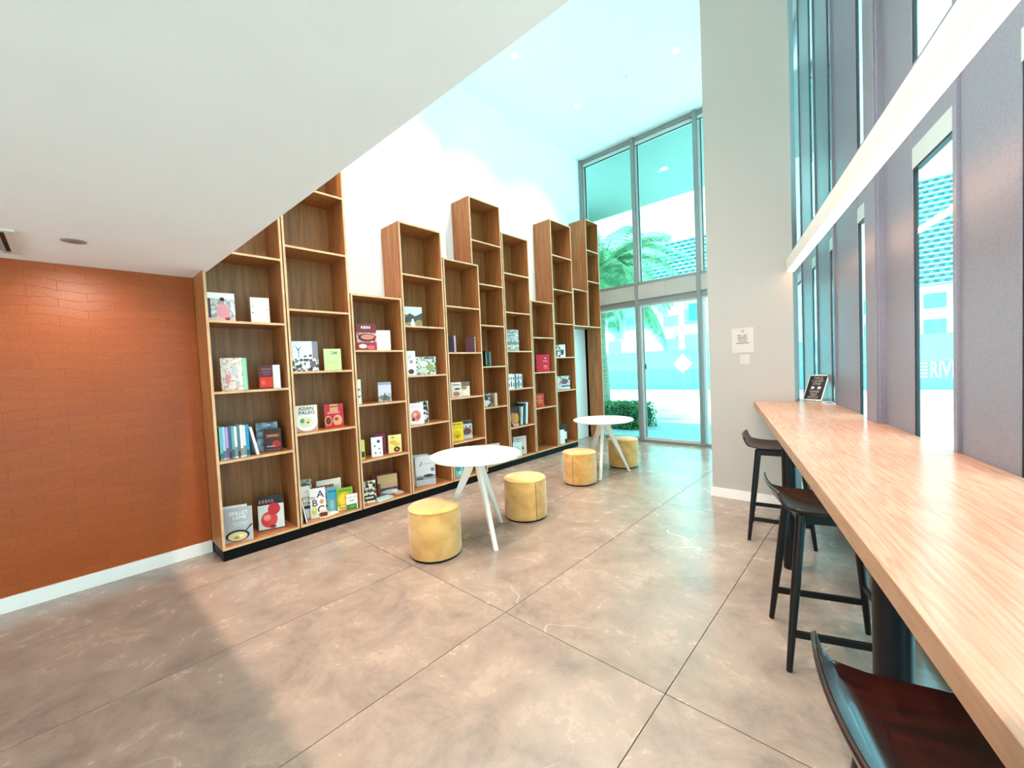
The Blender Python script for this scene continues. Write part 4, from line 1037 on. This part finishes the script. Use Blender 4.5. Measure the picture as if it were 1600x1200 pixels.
tag(MB().box(-0.045, -0.0025, 0, 0.045, -0.0002, 0.10).build('card', mat('notice_paper', (208, 200, 193), 0.5), None, (-1.108, PY - 0.0015, 1.487)), 'small blank white card below the paper notice on the pier', 'card')

# ------------------------------------------------------------------ outside
M_pave = noise_mat('pavement', (228, 230, 230), (238, 239, 238), (1, 1, 1), 6, 5, rough=0.8)
M_paver = noise_mat('grey_pavers', (150, 160, 170), (176, 184, 190), (1, 1, 1), 9, 4, rough=0.8)
struct(MB().box(-90, YG + 0.15, -0.25, 60, 170, -0.10).build('ground', M_pave))
struct(MB().box(-40, -60, -0.3, 2.2, YB - 0.16, -0.101).build('ground_back', M_pave))
struct(MB().prism([ns(NW + 0.25, -30), ns(60, -30), ns(60, 40), ns(NW + 0.25, 8.0)], -0.3, -0.101).build('ground_side', M_pave))
pv = struct(MB().prism([(-9.5, YG + 0.16), (-1.0, YG + 0.16), (-1.0, 11.4), (-9.5, 11.4)], -0.10, -0.035).build('terrace', M_paver))
M_paver2 = noise_mat('paver_block', (146, 160, 172), (180, 190, 198), (1, 1, 1), 12, 4, rough=0.75)
pm_ = MB().box(0, 0, -0.034, 0.594, 0.294, -0.012).mesh('paver', M_paver2)
for i in range(9):
    for j in range(9):
        o = bpy.data.objects.new('paver', pm_)
        C.objects.link(o); o.parent = pv
        o.location = (-6.9 + i * 0.6 + (0.3 if j % 2 else 0), YG + 0.19 + j * 0.3, 0)
# overhangs: entrance and side soffits, plus an added slab at the back
struct(MB().box(-9, YB - 1.4, ZL + 0.05, 2.2, YB - 0.16, ZL + 0.3).build('added_overhang_back', M_white))  # unseen, added so ground bounce rather than sky comes through the back glazing
struct(MB().prism([ns(NW + 0.36, -8), ns(2.43, -8), ns(2.43, 8.4), ns(NW + 0.36, 7.9)], 5.98, 6.5).build('roof_overhang_side', M_white))
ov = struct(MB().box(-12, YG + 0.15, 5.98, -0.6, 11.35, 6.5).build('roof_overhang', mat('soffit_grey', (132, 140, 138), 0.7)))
t = thing('downlight', 'small round bright disc on the outdoor soffit seen through the upper glass', 'ceiling light', (-3.72, 9.55, 5.98))
MB().lathe([(0.10, 0.0), (0.10, -0.012), (0.07, -0.012)], 24).build('trim_ring', M_base, t, smooth=True)
MB().lathe([(0.068, -0.006), (0.068, -0.013)], 20).build('lens', emit_mat('soffit_disc', (255, 250, 240), 5.0), t)  # emissive disc inside a white ring
# hedge
M_leaf = noise_mat('hedge_leaf', (40, 92, 52), (104, 156, 84), (1, 1, 1), 30, 2, rough=0.6)
M_leaf2 = noise_mat('palm_leaf', (70, 118, 88), (132, 172, 122), (1, 1, 1), 6, 2, rough=0.55)
def hedge(x0, x1, y0, y1, h, label, n=5200, seed=1):
    r = random.Random(seed)
    t = thing('hedge', label, 'hedge', ((x0 + x1) / 2, (y0 + y1) / 2, -0.03))
    hx, hy = (x1 - x0) / 2, (y1 - y0) / 2
    core = MB()
    N = 20
    prof = [(0.93, 0.0), (0.97, h * 0.3), (0.96, h * 0.75), (0.86, h * 0.93)]
    i0 = len(core.v)
    for f_, z in prof:
        for k in range(N):
            a = 2 * PI * k / N
            c, s_ = math.cos(a), math.sin(a)
            p = 0.35
            core.v.append((math.copysign(abs(c) ** p, c) * hx * f_, math.copysign(abs(s_) ** p, s_) * hy * f_, z))
    for j in range(3):
        for k in range(N):
            k2 = (k + 1) % N
            core.f.append((j * N + k, j * N + k2, (j + 1) * N + k2, (j + 1) * N + k)); core.m.append(0)
    core.f.append(tuple(3 * N + k for k in range(N))); core.m.append(0)
    core.build('core', mat('hedge_core', (26, 52, 32), 0.9), t)
    lv = MB()
    for _ in range(n):
        a = r.uniform(0, 2 * PI)
        c, s_ = math.cos(a), math.sin(a)
        z = r.uniform(0.02, h)
        f_ = 1.0 - 0.12 * max(0, (z / h - 0.8) / 0.2)
        if r.random() < 0.45:
            f_ *= math.sqrt(r.random()); z = h * r.uniform(0.9, 1.0)
        else:
            f_ *= r.uniform(0.93, 1.03)
        c0 = Vector((math.copysign(abs(c) ** 0.35, c) * hx * f_, math.copysign(abs(s_) ** 0.35, s_) * hy * f_, z))
        d1 = Vector((r.gauss(0, 1), r.gauss(0, 1), r.gauss(0, 1))).normalized() * r.uniform(0.02, 0.04)
        d2 = Vector((r.gauss(0, 1), r.gauss(0, 1), r.gauss(0, 1)))
        d2 = (d2 - d2.project(d1)).normalized() * r.uniform(0.012, 0.02)
        lv.face([c0 - d1, c0 + d2, c0 + d1, c0 - d2])
    o = lv.build('leaves', M_leaf, t)
    o['kind'] = 'stuff'
    return t
hedge(-8.2, -4.15, 8.75, 9.85, 0.62, 'clipped green hedge just outside the glass door')
# palm
def palm(x, y, zc, label, seed=2, R0=3.3, nf=48):
    r = random.Random(seed)
    t = thing('palm_tree', label, 'palm tree', (x, y, -0.1))
    tr = MB()
    for k in range(9):
        z0, z1 = zc * k / 9, zc * (k + 1) / 9
        tr.bar((0.05 * math.sin(k), 0, z0), (0.05 * math.sin(k + 1), 0, z1), 0.16 - 0.006 * k, 0.165 - 0.006 * k, seg=12)
    tr.build('trunk', noise_mat('palm_bark', (120, 112, 98), (150, 142, 126), (1, 1, 8), 3, rough=0.9), t)
    for k in range(nf):
        a = 2 * PI * k / nf * 2.618 + r.uniform(-0.2, 0.2)
        el = r.uniform(-0.25, 1.2)
        L_ = R0 * r.uniform(0.85, 1.1)
        fr = MB()
        pts = []
        p = Vector((0, 0, zc))
        d = Vector((math.cos(a) * math.cos(el), math.sin(a) * math.cos(el), math.sin(el)))
        S = 16
        for q in range(S + 1):
            pts.append(p.copy())
            p = p + d * (L_ / S)
            d = (d + Vector((0, 0, -0.13))).normalized()
        for q in range(S):
            fr.bar(pts[q], pts[q + 1], 0.022 * (1 - q / S) + 0.004, 0.022 * (1 - (q + 1) / S) + 0.004, 0.012, 0.012)
        for q in range(2, S):
            ax = (pts[q + 1] - pts[q]).normalized()
            sd = ax.cross(Vector((0, 0, 1))).normalized()
            up = sd.cross(ax)
            for sub in (0.0, 0.17, 0.33, 0.5, 0.67, 0.83):
                o_ = pts[q].lerp(pts[q + 1], sub)
                for sg in (-1, 1):
                    ll = 0.78 * math.sin(PI * (0.12 + 0.8 * (q + sub) / S)) * r.uniform(0.85, 1.1)
                    tip = o_ + (sd * sg * 0.78 + ax * 0.55 + up * -0.35).normalized() * ll + Vector((0, 0, -0.16 * ll))
                    wv = ax * 0.011
                    mid = o_.lerp(tip, 0.5) + up * 0.03
                    fr.face([o_ - wv, o_ + wv, mid + wv * 1.1, mid - wv * 1.1])
                    fr.face([mid - wv * 1.1, mid + wv * 1.1, tip])
        fr.build('frond', M_leaf2, t)
    return t
palm(-7.15, 12.5, 4.6, 'feathery green palm tree outside the glass front')
# street furniture and hoarding across the road
M_hoard = mat('hoarding_blue', (140, 186, 210), 0.6)
M_hoardw = mat('hoarding_white', (226, 236, 238), 0.6)
t = thing('hoarding', 'long pale blue street hoarding with white lettering across the road', 'hoarding', (0, 24, -0.1))
for k in range(14):
    x0 = -26 + k * 3.0
    MB().box(x0, 0, 1.22, x0 + 2.97, 0.12, 2.3).build('upper_panel', M_hoard, t)
    MB().box(x0, -0.02, 0.0, x0 + 2.97, 0.14, 1.2).build('lower_panel', mat('hoarding_teal', (120, 178, 190), 0.6), t)
mb = MB()
for k in range(5):
    mb.box(0.75, -0.06, 0.50 + k * 0.14, 1.27, -0.021, 0.58 + k * 0.14)
mb.build('stripes', M_hoardw, t)
vv, ff = text_polys('RIVER', 0.95)
mb = MB()
ax0, ax1 = min(a for a, b_ in vv), max(a for a, b_ in vv)
az0, az1 = min(b_ for a, b_ in vv), max(b_ for a, b_ in vv)
mb.v = [(1.36 + (a - ax0) / (ax1 - ax0) * 1.06, -0.03, 0.50 + (b_ - az0) / (az1 - az0) * 0.66) for a, b_ in vv]
mb.f = list(ff); mb.m = [0] * len(ff)
mb.build('lettering', mat('letter_white', (250, 252, 252), 0.5), t)
t = thing('road_sign', 'white diamond shaped chevron sign at the road side', 'road sign', (-8.1, 22.6, -0.1))
MB().bar((0, 0, 0), (0, 0, 1.2), 0.03, 0.03, seg=8).build('post', M_frame, t)
q = 0.52
mb = MB(); mb.v = [(-q, -0.04, 1.5), (0, -0.04, 1.5 - q), (q, -0.04, 1.5), (0, -0.04, 1.5 + q), (-q, -0.02, 1.5), (0, -0.02, 1.5 - q), (q, -0.02, 1.5), (0, -0.02, 1.5 + q)]
mb.f = [(0, 1, 2, 3), (7, 6, 5, 4), (0, 4, 5, 1), (1, 5, 6, 2), (2, 6, 7, 3), (3, 7, 4, 0)]; mb.m = [0] * 6
mb.build('plate', mat('sign_white', (250, 248, 244), 0.5), t)
mb = MB()
for k in range(3):
    z = 1.2 + k * 0.2
    mb.face([(-0.3, -0.045, z), (0, -0.045, z + 0.24), (0.3, -0.045, z), (0.3, -0.045, z - 0.07), (0, -0.045, z + 0.17), (-0.3, -0.045, z - 0.07)])
mb.build('chevron', mat('chevron_pink', (226, 190, 190), 0.5), t)
# low white commercial buildings
def block(label, x0, x1, y, zt, rows, cols, m, mw, seed=1, dep=8, signs=()):
    r = random.Random(seed)
    t = thing('building', label, 'building', (0, 0, -0.1))
    MB().box(x0, y, 0, x1, y + dep, zt).build('wall', m, t)
    MB().box(x0 - 0.2, y - 0.3, zt, x1 + 0.2, y + dep, zt + 0.3).build('parapet', m, t)
    cw, rh = (x1 - x0) / cols, zt / rows
    for i in range(cols):
        for j in range(rows):
            if r.random() < 0.15:
                continue
            MB().box(x0 + (i + 0.15) * cw, y - 0.06, (j + 0.25) * rh, x0 + (i + 0.85) * cw, y + 0.05, (j + 0.82) * rh).build('window', mw, t)
    for (sx0, sz0, sx1, sz1, m_) in signs:
        MB().box(sx0, y - 0.25, sz0, sx1, y - 0.07, sz1).build('signboard', m_, t)
    return t
M_bwhite = mat('building_white', (222, 234, 236), 0.7)
M_bglass = mat('building_glass', (150, 204, 216), 0.3)
M_bcyan = mat('building_cyan', (96, 196, 206), 0.4)
M_bdark = mat('building_teal', (60, 140, 152), 0.4)
block('white shop building with sign boards across the street', -22, -9.3, 36, 8.4, 4, 7, M_bwhite, M_bglass, 1, signs=[(-15.4, 3.6, -13.4, 4.5, M_hoardw), (-14.6, 5.6, -12.6, 7.2, mat('pink_sign', (236, 214, 210), 0.6)), (-12.2, 5.0, -11.6, 6.4, mat('blue_sign', (70, 150, 210), 0.6))])
block('low pale cyan building seen through the side window', -2, 16, 58, 7.6, 3, 8, M_bwhite, M_bcyan, 3)
def tower(label, x0, x1, y, zt, floors, cols, seed=1, dep=14):
    r = random.Random(seed)
    t = thing('tower', label, 'tower', (0, 0, -0.1))
    MB().box(x0, y, 0, x1, y + dep, zt).build('core', M_bcyan, t)
    fh = zt / floors
    for k in range(floors + 1):
        MB().box(x0 - 0.5, y - 1.3, k * fh - fh * 0.14, x1 + 0.5, y + dep, k * fh + fh * 0.14).build('slab', mat('slab_white', (196, 226, 228), 0.6), t)
    cw = (x1 - x0) / cols
    for k in range(floors):
        mb = MB()
        for i in range(cols):
            o_ = cw * 0.5 if k % 2 else 0
            mb.box(x0 + i * cw + o_, y - 1.25, k * fh + fh * 0.18, x0 + i * cw + o_ + cw * 0.45, y - 0.9, k * fh + fh * 0.75)
        mb.build('balcony_screens', M_bdark, t)
    return t
tower('cyan apartment tower seen through the upper glass front', -41, -22, 92, 27.5, 34, 14, 1)
tower('tall cyan apartment tower seen through the side window', 0, 22, 112, 33.5, 36, 16, 2)
